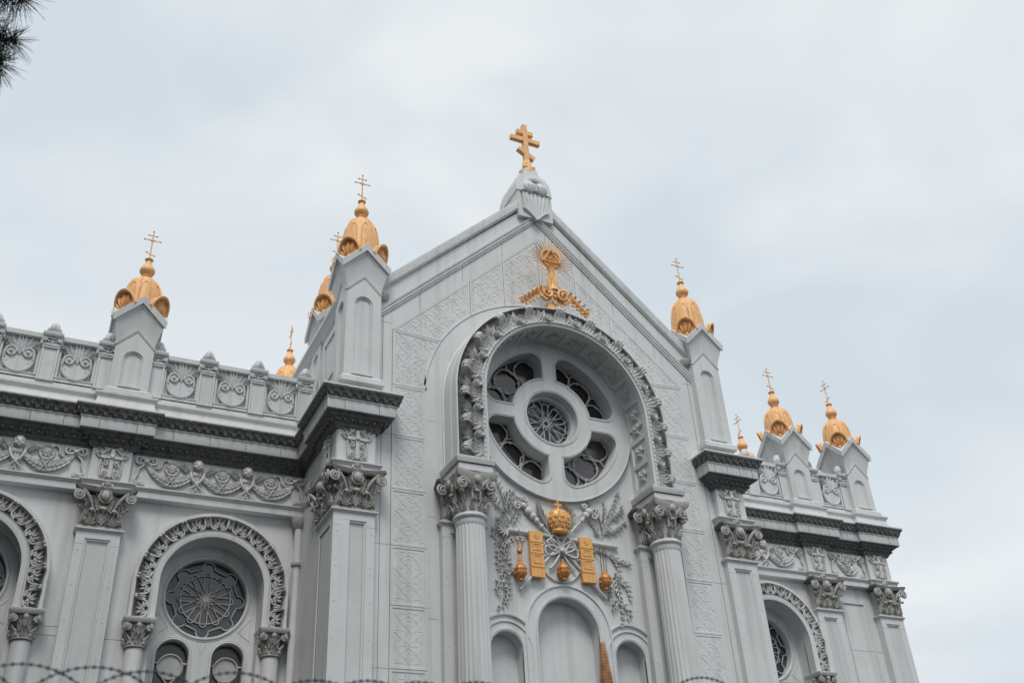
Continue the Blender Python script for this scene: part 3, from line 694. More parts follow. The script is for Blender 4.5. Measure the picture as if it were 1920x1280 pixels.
# eye of providence
e = MB(); yE = -.60
for s in (-1, 1):
    e.add(volute(s*.20, 14.18, .185, 2.0, s, -pi/2, .05, yE-.03, 34, .3)); e.add(ball(s*.20, yE+.03, 14.18, .17, .05, .17))
    e.add(tube(bez((s*.30, yE, 14.25), (s*.5, yE, 14.25), (s*.55, yE, 13.98), (s*.80, yE, 13.83), n=10), [.09, .09, .085, .08, .07, .06, .055, .05, .05, .05, .05], 6)); e.add(volute(s*.82, 13.90, .06, 1.3, -s, -pi/2, .03, yE))
    for k in range(5): e.add(lobe(s*(.34+.09*k), 14.17-.075*k, radians(s*(20+10*k)), .15, .055, .06, y0=yE-.05, lift=.04, curl=.04)); e.add(lobe(s*(.34+.09*k), 14.10-.075*k, radians(s*(160-8*k)), .11, .05, .05, y0=yE-.04, curl=.03))
e.add(ball(0, yE-.04, 14.12, .05)); e.add(lobe(0, 14.07, pi, .16, .08, .05, y0=yE)); e.add(plate([(-.10, 14.22), (.10, 14.22), (.0, 14.42)], [], yE-.06, yE))
e.add(box(-.16, .16, yE, yE+.2, 13.80, 13.98))
eb = cp('providence_emblem', e, GOLD, label='gilded eye in a triangle with thin rays on a scrolled base')
e = MB(); v, f = lathe([(.125, 14.30), (.125, 14.34), (.10, 14.40), (.09, 14.6), (.075, 14.90), (.10, 14.95)], 18); e.add((v, f), T(0, yE+.02, 0))
for k in range(8): e.add(lobe(0, 14.36, 0, .5, .035, .03, y0=-.085), T(0, yE+.02, 0, k*pi/4))
part('stem', e, GOLD, eb)
e = MB(); ZE = 15.19
e.add(t2(circo(0, ZE, .235, 32), .028, yE, 6, True)); tri = [(0, ZE+.235), (-.20, ZE-.115), (.20, ZE-.115)]
for i in range(3): e.add(tube([(tri[i-1][0], yE-.04, tri[i-1][1]), (tri[i][0], yE-.04, tri[i][1])], .022, 6))
e.add(plate(circo(0, ZE, .22, 24), [], yE+.03, yE+.05, True)); e.add(ball(0, yE+.0, ZE-.01, .06, .05, .045)); e.add(ball(0, yE-.05, ZE-.01, .02, .01, .02))
for s in (-1, 1): e.add(t2([(-.11, ZE-.01), (-.05, ZE-.01+s*.045), (.03, ZE-.01+s*.05), (.11, ZE-.01)], .012, yE-.02))
e.add(t2([(-.11, ZE+.05), (-.02, ZE+.085), (.10, ZE+.06)], .014, yE-.01))
part('eye_disc', e, TGOLD, eb)
e = MB(); random.seed(3)
for k in range(36):
    a = 2*pi*k/36+.08
    if abs(a-3*pi/2) < .30: continue
    l = .44+.10*random.random(); e.add(tube([(.25*cos(a), yE+.02, ZE+.25*sin(a)), (l*cos(a), yE-.04, ZE+l*sin(a))], [.017, .008], 4))
part('rays', e, GOLD, eb)

# ------------------------------------------------------------------ relief field over the niches
rel = MB(); rel.add(plate(circo(-.06, 8.35, .45, 36), [], -.03, .01)); rel.add(t2(circo(-.06, 8.35, .44, 36), .014, -.03, 5, True))
rf = cp('medallion_disc', rel, PAINT)
def spray(pts, leaf_len, n, wd=.028, side=1, taper=.6, th=.014, y=-.02, hang=40, scal=.4, m=None, alt=True, curl=.03):
    m = m or MB(); L2 = len(pts)-1
    m.add(tube([(p[0], y, p[1]) for p in pts], [th*(1-.6*i/L2) for i in range(L2+1)], 5))
    n = int(n*.95)
    for k in range(n):
        t = (k+.5)/n*L2; i = min(int(t), L2-1); f = t-i
        x = pts[i][0]*(1-f)+pts[i+1][0]*f; z = pts[i][1]*(1-f)+pts[i+1][1]*f; a = atan2(pts[i+1][0]-pts[i][0], pts[i+1][1]-pts[i][1])
        for s in ((1, -1) if not alt else ((1,) if k % 2 else (-1,))):
            m.add(lobe(x, z, a+s*radians(hang), leaf_len*1.25*(1-taper*k/n)*(.85+.3*random.random()), wd*1.05, .055, y0=y+.01, lift=.075, bend=-s*.5*side, scal=scal, rows=7, curl=.02))
    a = atan2(pts[-1][0]-pts[-2][0], pts[-1][1]-pts[-2][1]); m.add(lobe(pts[-1][0], pts[-1][1], a, leaf_len*.5, wd, .03, y0=y+.01, lift=.03)); return m
random.seed(11)
def b2(*p, n=10): return bez(*p, n=n)
def plant(name, stems, L0, wd, gap, scal, hang=42, th=.014, curly=True):
    """stems: lists of four control points; leaves stand alternately along each, growing shorter to the tip"""
    m = MB(); y = -.02
    for st in stems:
        pts = b2(*st, n=14); ln = sum(hypot(p[0]-q[0], p[1]-q[1]) for p, q in zip(pts, pts[1:])); n = max(3, int(ln/gap))
        m.add(tube([(p[0], y-.015, p[1]) for p in pts], [th*(1-.65*i/14) for i in range(15)], 5))
        for k in range(n):
            t = (k+.6)/n*13.9; i = int(t); f = t-i; x = pts[i][0]*(1-f)+pts[i+1][0]*f; z = pts[i][1]*(1-f)+pts[i+1][1]*f
            a = atan2(pts[i+1][0]-pts[i][0], pts[i+1][1]-pts[i][1]); sd = 1 if k % 2 else -1; l = L0*(1-.5*k/n)*random.uniform(.75, 1.2)
            m.add(lobe(x, z, a+sd*radians(hang*random.uniform(.8, 1.25)), l, wd*random.uniform(.85, 1.15), .05, y0=y+.012, lift=random.uniform(.03, .09), bend=sd*random.uniform(.2, .9)*(1 if curly else -.6), scal=scal, rows=7, curl=.02 if curly else 0))
        a = atan2(pts[-1][0]-pts[-2][0], pts[-1][1]-pts[-2][1]); m.add(lobe(pts[-1][0], pts[-1][1], a, L0*.6, wd, .045, y0=y+.01, lift=.05, bend=.5, scal=scal))
    cp(name, m, ORN)
plant('acanthus_spray', [((-1.08, 8.84), (-1.16, 9.15), (-1.18, 9.45), (-1.34, 9.84)), ((-1.11, 8.95), (-1.12, 9.3), (-1.02, 9.5), (-.84, 9.47)), ((-1.12, 9.02), (-1.22, 9.32), (-1.36, 9.30), (-1.46, 9.46)), ((-1.16, 9.25), (-1.16, 9.45), (-1.10, 9.6), (-1.02, 9.64)), ((-1.09, 8.9), (-1.0, 9.05), (-.98, 9.15), (-.92, 9.22)), ((-1.10, 8.9), (-1.22, 8.98), (-1.28, 9.06), (-1.34, 9.04))], .15, .022, .052, .45)
plant('acanthus_spray', [((-.80, 8.70), (-1.22, 8.80), (-1.56, 8.35), (-1.30, 7.84)), ((-1.36, 8.1), (-1.18, 7.75), (-1.16, 7.5), (-1.40, 7.30)), ((-1.10, 8.69), (-1.28, 8.55), (-1.30, 8.3), (-1.16, 8.20)), ((-1.38, 8.3), (-1.28, 8.1), (-1.20, 7.98), (-1.05, 7.98)), ((-1.30, 8.55), (-1.46, 8.62), (-1.50, 8.72), (-1.44, 8.78)), ((-1.28, 7.84), (-1.42, 7.8), (-1.46, 7.7), (-1.42, 7.6))], .16, .022, .055, .45)
plant('olive_branch', [((.92, 8.93), (1.05, 9.2), (1.22, 9.5), (1.40, 9.93)), ((.98, 9.05), (.94, 9.3), (.85, 9.5), (.66, 9.70)), ((.95, 9.0), (1.15, 9.05), (1.32, 9.12), (1.48, 9.30)), ((1.12, 9.3), (1.30, 9.38), (1.42, 9.5), (1.46, 9.62)), ((1.02, 9.15), (1.02, 9.35), (1.08, 9.5), (1.04, 9.66)), ((.90, 8.93), (.80, 9.05), (.76, 9.12), (.70, 9.22))], .15, .020, .05, 0., 36, .011, False)
plant('olive_branch', [((.55, 8.60), (.95, 8.72), (1.18, 8.55), (1.24, 8.25)), ((1.22, 8.32), (1.02, 8.02), (1.26, 7.75), (1.18, 7.22)), ((1.12, 8.5), (1.28, 8.5), (1.36, 8.4), (1.46, 8.42)), ((1.14, 8.1), (1.30, 8.05), (1.40, 7.98), (1.42, 7.76)), ((1.12, 8.0), (1.02, 7.9), (.98, 7.85), (.96, 7.72)), ((1.2, 7.75), (1.08, 7.66), (1.04, 7.6), (1.02, 7.5)), ((1.19, 7.6), (1.32, 7.55), (1.36, 7.45), (1.34, 7.36))], .15, .020, .05, 0., 40, .011, False)
for s, p in ((-1, b2((-.30, 9.0), (-.42, 9.2), (-.5, 9.32), (-.46, 9.46))), (1, b2((.22, 9.0), (.34, 9.2), (.24, 9.36), (.16, 9.48)))):
    cp('palm_frond', spray(p, .17, 18, .02, scal=0, hang=35, th=.012), ORN)
def rod(a, b, r, knobs, y=-.06):
    m = MB(); m.add(tube([(a[0], y, a[1]), (b[0], y, b[1])], r, 8))
    d = Vector((b[0]-a[0], 0, b[1]-a[1]))
    for t, q in knobs:
        p = Vector((a[0], y, a[1]))+d*t; m.add(ball(p.x, p.y, p.z, q, q*.8, q, 8, 6))
    return m
m = rod((-.80, 9.36), (.86, 7.67), .026, [(.0, .07), (.06, .085), (.11, .075), (.16, .06), (.22, .05), (.8, .04), (.88, .036), (.93, .03), (1, .02)]); m.add(volute(-.93, 9.34, .09, 1.5, 1, 0, .03, -.06)); m.add(volute(-.76, 9.50, .07, 1.5, -1, pi, .026, -.06)); m.add(lobe(-.86, 9.42, radians(-45), .16, .05, .06, y0=-.04, lift=.04, scal=.5)); cp('crossed_staff', m, ORN)
m = rod((.66, 9.42), (-.98, 7.68), .026, [(.0, .08), (.05, .075), (.12, .05), (.18, .045), (.8, .04), (.88, .036), (.93, .03), (1, .02)], -.075); m.add(volute(.76, 9.34, .095, 1.5, -1, pi, .032, -.06)); m.add(lobe(.70, 9.44, radians(35), .18, .05, .06, y0=-.04, lift=.04, scal=.5)); m.add(volute(.56, 9.52, .06, 1.4, 1, 0, .024, -.06)); m.add(tube([(.50+.07*cos(t), -.06, 9.30+.07*sin(t)) for t in [2*pi*i/12 for i in range(12)]], .018, 5, closed=True)); cp('crossed_staff', m, ORN)
m = rod((-1.20, 8.83), (1.24, 8.75), .034, [(.04, .06), (.09, .052), (.5, .055), (.88, .045), (.93, .038), (1, .02)], -.05)
for k in range(9): m.add(lobe(-1.18, 8.86, radians(-90+(k-4)*20), .30-.02*abs(k-4), .045, .07, y0=-.03, lift=.06, scal=.6, rows=8))
cp('torch', m, ORN)
m = MB()                                            # the knotted ribbon where the staffs cross
m.add(ball(-.06, -.13, 8.50, .055))
for s in (-1, 1):
    for c0, c1, c2 in (((.10, 8.75), (.34, 8.80), (.30, 8.58)), ((.18, 8.66), (.44, 8.62), (.34, 8.42)), ((.05, 8.80), (.18, 8.92), (.22, 8.70))):
        m.add(t2(b2((-.06, 8.52), (s*c0[0]-.06, c0[1]), (s*c1[0]-.06, c1[1]), (s*c2[0]-.06, c2[1]), n=10)+b2((s*c2[0]-.06, c2[1]), (s*(c2[0]-.08)-.06, c2[1]-.06), (s*.1-.06, 8.46), (-.06, 8.50), n=6)[1:], .021, -.10))
    m.add(t2(b2((-.06, 8.48), (s*.12-.06, 8.35), (s*.14-.06, 8.25), (s*.28-.06, 8.14)), .026, -.08)); m.add(t2(b2((-.06, 8.48), (s*.25-.06, 8.45), (s*.35-.06, 8.3), (s*.5-.06, 8.42)), .022, -.08))
    for k in range(4): m.add(lobe(s*(.12+.09*k)-.06, 8.60-.02*k, radians(s*(40+25*k)), .16, .028, .05, y0=-.07, lift=.05, scal=.3))
cp('ribbon_knot', m, ORN)
# gilded crown
m = MB(); cpr = [(.155, 0), (.162, .03), (.155, .05), (.165, .08), (.195, .17), (.222, .27), (.228, .34), (.215, .40), (.17, .455), (.10, .48), (.03, .49)]
m.add(lathe(cpr, 24)); m.add(lathe([(.165, .015), (.176, .035), (.168, .055)], 24))
for k in range(10):
    a = k*pi/5; m.add(ball(.205*cos(a), .205*sin(a), .23, .035, .035, .06), None); m.add(ball(.205*cos(a+.31), .205*sin(a+.31), .20, .022)); m.add(ball(.222*cos(a+.31), .222*sin(a+.31), .30, .03)); m.add(ball(.20*cos(a), .20*sin(a), .40, .028))
    m.add(volute(0, .14, .045, 1.3, 1 if k % 2 else -1, 0, .014, y=-.195), T(rz=a)); m.add(lobe(0, .24, 0, .16, .04, .03, y0=-.218, scal=.4), T(rz=a+.31))
m.add(ball(0, 0, .50, .035)); m.add(box(-.018, .018, -.018, .018, .50, .66)); m.add(box(-.065, .065, -.016, .016, .58, .615))
for p in ((-.065, .598), (.065, .598), (0, .66)): m.add(ball(p[0], 0, p[1], .026))
cp('crown', m, TGOLD, T(-.085, -.14, 8.84, s=(1, .75, 1)), 'gilded crown with a small cross')
def tablet():
    m = MB(); m.add(box(-.14, .14, -.10, -.02, 0, .90)); m.add(box(-.142, .142, -.106, -.095, 0, .03))
    def fr(z0, z1, x=.095, d=.012):
        m.add(plate(rect(-x, x, z0, z1), [rect(-x+.02, x-.02, z0+.02, z1-.02)], -.10-d, -.095))
        m.add(box(-.05, -.04, -.106, -.1, z0+.03, z1-.03)); m.add(box(.0, .01, -.106, -.1, z0+.03, z1-.03)); m.add(box(.045, .055, -.106, -.1, z0+.03, z1-.03)); m.add(box(-x+.02, x-.02, -.104, -.1, z1-.06, z1-.05))
    fr(.52, .66); fr(.26, .44); m.add(box(-.142, .142, -.112, -.095, .46, .50)); m.add(box(-.142, .142, -.112, -.095, .19, .23)); m.add(box(-.142, .142, -.112, -.095, .68, .70))
    m.add(box(-.005, .005, -.106, -.1, .03, .19)); m.add(box(-.08, -.07, -.106, -.1, .03, .19)); m.add(box(.07, .08, -.106, -.1, .03, .19))
    for k in range(8): m.add(lobe(0, .79, k*pi/4, .055, .016, .012, y0=-.10))
    return mesh('tablet', m, TGOLD, 30)
TAB = tablet(); ci('tablet', TAB, T(-.61, -.035, 7.93), 'gilded panelled tablet beside the crown'); ci('tablet', TAB, T(.48, -.035, 7.93), 'gilded panelled tablet beside the crown')
# hanging lamps: things of their own
def lamp(x, z0, z1, chains, lab, top_ball=False, w=1.):
    t = thing('hanging_censer', lab, 'censer', (x, -.13, z0), 'gilded censers hanging in the relief')
    m = MB()
    m.add(loft([[(r*cos(k*pi/4)*w, r*sin(k*pi/4)*w, z) for k in range(8)] for r, z in ((.04, -.02), (.055, .0), (.05, .02), (.09, .06), (.118, .12), (.122, .19))], True, True))
    for k in range(8): m.add(ball(.112*w*cos(k*pi/4), .112*w*sin(k*pi/4), .13, .022))
    part('bowl', m, DGOLD, t)
    m = MB(); m.add(loft([[(r*cos(k*pi/4)*w, r*sin(k*pi/4)*w, z) for k in range(8)] for r, z in ((.128, .19), (.13, .215), (.115, .22), (.10, .26), (.07, .30), (.03, .34), (.015, .38))], True, True)); m.add(ball(0, 0, .385, .022)); part('lid', m, DGOLD, t)
    top = z1-z0
    for s in chains:
        m = MB(); L2 = top-.22; n = int(L2/.035)
        for k in range(n): m.add(ball(s[0]+(s[1]-s[0])*k/n, 0, .22+L2*k/n, .010, .007, .02, 5, 4))
        part('chain', m, BRONZE if not top_ball else DGOLD, t)
    if top_ball: m = MB(); m.add(ball(0, -.0, .56, .055, .05, .055, 12, 8)); part('chain_ball', m, DGOLD, t)
lamp(-.985, 7.83, 8.66, [(-.015, -.07), (0, 0), (.015, .06)], 'gilded censer with a ball on its chains, beside the acanthus spray', True)
lamp(-.07, 7.93, 8.45, [(-.05, -.03), (.05, .03)], 'squat gilded censer in front of the round disc between the tablets', w=1.05)
lamp(.835, 7.83, 8.70, [(-.06, -.06), (0, 0), (.05, .06)], 'gilded censer on long thin chains beside the olive branch')

# ------------------------------------------------------------------ wings: walls and arched windows
WIN = [(-10.28, 0), (-6.155, 0), (6.72, 0)]; RWI = .93; ZW = 7.93; WB = 3.5
def wingwall(x0, x1, wins):
    m = MB(); m.add(plate(rect(x0, x1, 0, 10.45), [archo(c, RWI, WB, ZW, 28) for c in wins], YB, YB+.4)); cp('wing_wall', m, PAINT)
    m = MB(); m.add(box(x0, x1, YB+.75, YB+6, 0, 11.2)); cp('wing_roof', m, ROOF)
wingwall(-16, -4.3, [-10.28, -6.155]); wingwall(4.3, 10.845, [6.72])
def wleaf_me():
    m = MB(); Y = -.03; h = .27
    for s in (-1, 1):
        m.add(t2([(s*.035, .02), (s*.12, .035), (s*.155, .10), (s*.165, .18), (s*.185, .25)], .018, Y-.03)); m.add(volute(s*.055, .075, .045, 1.4, s, -pi/2, .015, Y-.03))
        m.add(lobe(s*.03, .10, radians(s*28), .16, .03, .05, y0=Y, lift=.05, curl=.03)); m.add(lobe(s*.02, .06, radians(s*62), .15, .028, .045, y0=Y, lift=.03))
        m.add(ball(s*.195, Y-.07, .245, .03, .05, .035, 6, 5)); m.add(lobe(s*.19, .06, 0, .2, .03, .05, y0=Y, lift=.08, curl=.04))
    m.add(lobe(0, .06, 0, .2, .04, .05, y0=Y, lift=.07, scal=.4, curl=.03)); m.add(ball(0, Y-.05, .12, .02))
    return mesh('acanthus_leaf', m, ORN, 40)
WLEAF = wleaf_me()
def smallcap_me():
    m = MB(); m.add(lathe([(.165, -.03), (.185, -.02), (.185, 0), (.16, .01), (.155, .15), (.20, .36)], 18))
    for k in range(8):
        m.add(lobe(0, .0, 0, .2, .05, .05, y0=-.165, lift=.06, curl=.04, scal=.5), T(rz=k*pi/4)); m.add(lobe(0, .1, 0, .2, .04, .04, y0=-.17, lift=.07, curl=.03), T(rz=k*pi/4+pi/8))
    for k in range(4):
        for s in (-1, 1): m.add(volute(s*.175, .30, .075, 1.6, -s, pi/2, .024, y=-.20, n=18), T(rz=k*pi/2)); m.add(ball(s*.175, -.19, .30, .055, .04, .055), T(rz=k*pi/2))
        m.add(ball(0, -.22, .32, .05, .05, .055), T(rz=k*pi/2)); m.add(lobe(0, .16, 0, .2, .05, .06, y0=-.19, lift=.06), T(rz=k*pi/2))
    return mesh('capital', m, GRIME, 40)
SCAP = smallcap_me()
def abac_me():
    m = MB(); m.add(loft([[(x*k, y*k, z) for x, y in ((-1, -1), (1, -1), (1, 1), (-1, 1))] for k, z in ((.235, .375), (.25, .39), (.26, .41), (.275, .44), (.275, .46), (.25, .465))], True, True)); return mesh('abacus', m, PAINT)
SABAC = abac_me()
def colon_me():
    m = MB(); m.add(lathe([(.175, 0), (.155, 6.7), (.15, 6.74)], 24)); return mesh('colonnette', m, PAINT)
COLON = colon_me()
def window(c):
    ya = YB-.22
    m = MB(); AP = archpath(c, RWI, 7.245, ZW, 44)
    m.add(sweepxz(AP, [(0, YB+.02), (0, ya), (.05, ya-.01), (.09, ya-.01), (.095, ya+.01), (.13, ya-.012), (.14, ya+.03), (.15, ya+.06), (.37, ya+.06), (.385, ya+.02), (.395, ya-.02), (.45, ya-.02), (.46, ya), (.46, YB+.01)]))
    A = cp('archivolt', m, PAINT, ang=25)
    r = RWI+.125
    m = MB(); m.add(sweepxz(AP, [(.152, ya+.10), (.152, ya+.055), (.368, ya+.055), (.368, ya+.10)])); part('painted_shade_ground', m, GAP_SHADE, A)  # same dark sheet: shade between the leaves put into the colour
    for k in range(9):
        a = radians(90+20*(k-4)); inst('acanthus_leaf', WLEAF, A, Matrix.Translation((c+r*cos(a), ya+.06, ZW+r*sin(a))) @ Matrix.Rotation(pi/2-a, 4, 'Y') @ Matrix.Diagonal((1.0, 1, .95, 1)))
    for s in (-1, 1):
        for z in (7.83, 7.42): inst('acanthus_leaf', WLEAF, A, Matrix.Translation((c+s*r, ya+.06, z)) @ Matrix.Rotation(s*pi/2, 4, 'Y') @ Matrix.Diagonal((.97, 1, .95, 1)))
        k = ci('colonnette', COLON, T(c+s*1.17, YB-.06, 0)); inst('capital', SCAP, k, T(0, 0, 6.78)); inst('abacus', SABAC, k, T(0, 0, 6.78))
    # recessed field with a wheel window over two lancets
    yb = YB+.30; zr = 7.875; R = .735
    lan = [(c-.485, .285, 6.78), (c+.485, .285, 6.78)]
    m = MB(); m.add(plate(archo(c, RWI+.02, WB-.02, ZW, 28), [circo(c, zr, R, 48)]+[archo(q, rr, WB+.3, z, 16) for q, rr, z in lan], yb, yb+.22))
    # sunk lines of the spandrels
    for s in (-1, 1): m.add(t2([(c+s*.84, 7.55), (c+s*.62, 7.28), (c+s*.84, 7.12), (c+s*.84, 7.55)], .010, yb)); m.add(t2([(c-.09, 7.06), (c+.09, 7.06), (c, 6.85), (c-.09, 7.06)], .008, yb))
    W_ = cp('window', m, PAINT)
    m = MB(); m.add(t2(circo(c, zr, R+.025, 48), .028, yb, 6, True)); m.add(t2(circo(c, zr, R+.065, 48), .012, yb, 5, True))
    for q, rr, z in lan:
        o = [(x, zz) for x, zz in archo(q, rr+.02, WB+.3, z, 16)]; m.add(t2(o, .022, yb)); m.add(t2(archo(q, rr+.055, WB+.3, z, 16), .012, yb))
    part('lip_moulding', m, PAINT, W_)
    m = MB(); m.add(plate(circo(c, zr, R+.02, 40), [], yb+.17, yb+.18)); part('pane', m, GREYGLASS, W_)
    m = wheel(c, zr, .60, 12, yb+.12, .011, .075); m.add(t2(circo(c, zr, .455, 48), .013, yb+.118, 5, True)); m.add(plate(circo(c, zr, .06, 16), [], yb+.10, yb+.14))
    star = []
    for k in range(8):
        a = 2*pi*k/8+pi/2; d = pi/8; P = lambda r2, b: (c+r2*cos(a+b), zr+r2*sin(a+b))
        q = P(.60, 0); star += [P(.585, -d*.62)]+[(q[0]+.115*cos(a+t), q[1]+.115*sin(a+t)) for t in [-1.75+3.5*i/8 for i in range(9)]]+[P(.585, d*.62), P(.575, d)]
    b = MB(); b.add(plate(star, [], yb+.157, yb+.165)); part('pane', b, BLUEGLASS, W_); b = MB(); b.add(plate(circo(c, zr, .455, 40), [], yb+.150, yb+.156)); part('pane', b, MAUVE, W_)
    m.add(t2(star, .014, yb+.12, 5, True)); part('tracery', m, LEADP, W_)
    for q, rr, z in lan:
        m = MB(); m.add(plate(archo(q, rr+.01, WB+.3, z, 16), [], yb+.17, yb+.18)); part('pane', m, GREYGLASS, W_)
        m = MB(); m.add(t2(circo(q, z-.16, .215, 28), .017, yb+.12, 5, True)); m.add(plate(circo(q, z-.16, .20, 24), [], yb+.14, yb+.15))
        m.add(t2([(q-.15, z-.30), (q-.04, z-.44), (q, z-.52), (q+.04, z-.44), (q+.15, z-.30)], .017, yb+.12)); m.add(t2([(q-.28, z-.95), (q-.06, z-.6), (q, z-.5), (q+.06, z-.6), (q+.28, z-.95)], .017, yb+.12))
        for s in (-1, 1): m.add(t2([(q+s*.28, z-.1), (q+s*.2, z-.1)], .02, yb+.12))
        part('tracery', m, LEADP, W_)
for c, _ in WIN: window(c)
# blank panel of the narrow bay
m = MB(); m.add(sweepxz(polypath([(9.12, 1), (9.12, 9.05), (9.80, 9.05), (9.80, 1)]), [(0, YB+.02), (0, YB-.02), (.02, YB-.035), (.04, YB-.02), (.06, YB-.03), (.06, YB+.02)])); cp('wall_panel', m, PAINT)

# ------------------------------------------------------------------ entablature: one run along the left wing and round the pier, one round each right piece
def run(bays):
    return bays
dB = .38
LEFT = [(-16, YE), (-12.35-dB, YE), (-12.35-dB, YP), (-12.35+dB, YP), (-12.35+dB, YE), (-8.22-dB, YE), (-8.22-dB, YP), (-8.22+dB, YP), (-8.22+dB, YE), (-4.52, YE), (-4.52, .89), (-4.6, .89), (-4.6, YN), (-3.838, YN), (-3.838, .02)]
PIER = [(3.838, .02), (3.838, YN), (4.6, YN), (4.6, 2.3)]
RIGHT = [(4.5, YE), (8.465-dB, YE), (8.465-dB, YP), (8.465+dB, YP), (8.465+dB, YE), (10.465-dB, YE), (10.465-dB, YP), (10.845, YP), (10.845, 7)]
ARCHI = [(0, 9.47), (.045, 9.475), (.055, 9.485), (.055, 9.60), (.07, 9.615), (.085, 9.64), (.105, 9.66), (.105, 9.685), (0, 9.70)]
BED = [(.005, 10.34), (.03, 10.345), (.035, 10.375), (.055, 10.38), (.06, 10.40), (.08, 10.45), (.13, 10.51), (.19, 10.545), (.20, 10.58), (.26, 10.585), (.26, 10.615), (.0, 10.63)]
FASC = [(.0, 10.60), (.275, 10.605), (.28, 10.615), (.28, 10.80), (.295, 10.81), (.30, 10.835), (.0, 10.84)]
CYMA = [(.0, 10.836), (.305, 10.837), (.315, 10.85), (.32, 10.89), (.35, 10.95), (.385, 10.985), (.395, 11.02), (.0, 11.03)]
GUT = [(.0, 11.025), (.40, 11.027), (.405, 11.05), (.40, 11.065), (.20, 11.11), (.0, 11.12)]
def leafc_me():
    m = MB()
    m.add(lobe(0, 0, 0, .17, .062, .045, y0=0, lift=.05, scal=.35, curl=.03, rows=8)); m.add(ball(0, -.075, .155, .022)); 
    for s in (-1, 1): m.add(lobe(s*.07, .05, 0, .12, .022, .03, y0=-.02, lift=.03))
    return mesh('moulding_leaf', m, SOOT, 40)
def egg_me():
    m = MB(); m.add(ball(0, -.02, .0, .036, .03, .05, 8, 6)); m.add(lobe(.055, -.06, 0, .11, .016, .03, y0=.0)); m.add(lobe(0, .05, radians(10), .10, .05, .03, y0=-.03, lift=.03, scal=.3)); return mesh('egg', m, SOOT, 40)
LEAFC, EGG = leafc_me(), egg_me()
def along(path, off, step):
    """evenly spaced stations on the path pushed out by off: (x, y, turn about z)"""
    n = len(path); P = []
    for i in range(n):
        ns = []
        for a, b in ((i-1, i), (i, i+1)):
            if a < 0 or b >= n: continue
            dx, dy = path[b][0]-path[a][0], path[b][1]-path[a][1]; l = hypot(dx, dy); ns.append((dy/l, -dx/l))
        k = 1 if len(ns) == 1 else 1+ns[0][0]*ns[1][0]+ns[0][1]*ns[1][1]
        P.append((path[i][0]+off*sum(q[0] for q in ns)/k, path[i][1]+off*sum(q[1] for q in ns)/k))
    out = []
    for i in range(n-1):
        d0 = (path[i+1][0]-path[i][0], path[i+1][1]-path[i][1]); a = atan2(d0[1], d0[0]); dx, dy = P[i+1][0]-P[i][0], P[i+1][1]-P[i][1]
        if dx*d0[0]+dy*d0[1] <= 0: continue
        L2 = hypot(dx, dy); k = int(round(L2/step))
        for j in range(k): out.append((P[i][0]+dx*(j+.5)/k, P[i][1]+dy*(j+.5)/k, a))
    return out
def cornice(path):
    m = MB(); m.add(sweepxy(path, ARCHI)); cp('architrave', m, PAINT)
    m = MB(); m.add(sweepxy(path, FASC)); k = cp('cornice', m, PAINT)
    m = MB(); m.add(sweepxy(path, GUT)); part('gutter_lip', m, PAINT, k)
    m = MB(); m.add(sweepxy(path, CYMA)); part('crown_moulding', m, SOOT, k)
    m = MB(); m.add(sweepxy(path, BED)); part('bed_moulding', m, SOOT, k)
    for x, y, a in along(path, .32, .165):
        if x > -11.6 and y < 4.5: inst('moulding_leaf', LEAFC, k, T(x, y, 10.845, a))
    e = MB()
    for x, y, a in along(path, .11, .15):
        if x > -11.6 and y < 4.5: inst('egg', EGG, k, T(x, y, 10.475, a, rx=radians(-35)))
    return k
cornice(LEFT); cornice(PIER); cornice(RIGHT)

# joints of the iron plates: narrow sunk seams in fascia, gutter and walls
m = MB()
for pth, off, z0, z1, st in ((LEFT, .2815, 10.62, 10.80, .62), (PIER, .2815, 10.62, 10.80, .36), (RIGHT, .2815, 10.62, 10.80, .62), (LEFT, .132, 11.12, 11.40, 1.3), (RIGHT, .132, 11.12, 11.40, 1.3)):
    for k, (x, y, a) in enumerate(along(pth, off, st)):
        if x > -11.5 and y < 3 and off > .2: m.add(box(-.004, .004, -.0012, .01, z0, z1), T(x, y, 0, a))
for x0, x1, z in ((-8.9, -7.86, 7.05), (-4.92, -4.55, 6.95), (-7.86, -7.42, 6.9), (-9.0, -8.58, 6.9), (4.62, 5.5, 6.95), (8.85, 10.08, 7.9), (8.85, 10.08, 6.2)): m.add(box(x0, x1, YB-.0012, YB+.01, z, z+.007))
for s in (-1, 1):
    for z in (13.0, 10.47, 8.27, 6.10): m.add(box(min(s*3.52, s*3.84), max(s*3.52, s*3.84), -.0012, .01, z, z+.005)); 
    for z in (10.9, 8.9, 7.0): m.add(box(min(s*2.6, s*2.79), max(s*2.6, s*2.79), -.0012, .01, z, z+.005))
    m.add(box(s*3.70-.004, s*3.70+.004, -.0012, .01, 4, 13.2))
    for k in range(3):
        x = s*(.9+1.0*k); m.add(box(x-.003, x+.003, -.0012, .01, rake(x)+.10, rake(x)+.48))
pj = cp('plate_joint', m, GAP); pj['kind'] = 'stuff'
m = MB()
for s in (-1, 1):
    for k in range(26): m.add(ball(s*3.545, 0, 4+.36*k, .009, .008, .009, 6, 4)); m.add(ball(s*2.76, 0, 4+.29*k, .009, .008, .009, 6, 4))
    for k in range(12): x = s*(.45+.26*k); m.add(ball(x, -.09, 16.67-SL*abs(x)+.80, .010, .010, .010, 6, 4))
rv = cp('rivet', m, PAINT); rv['kind'] = 'stuff'

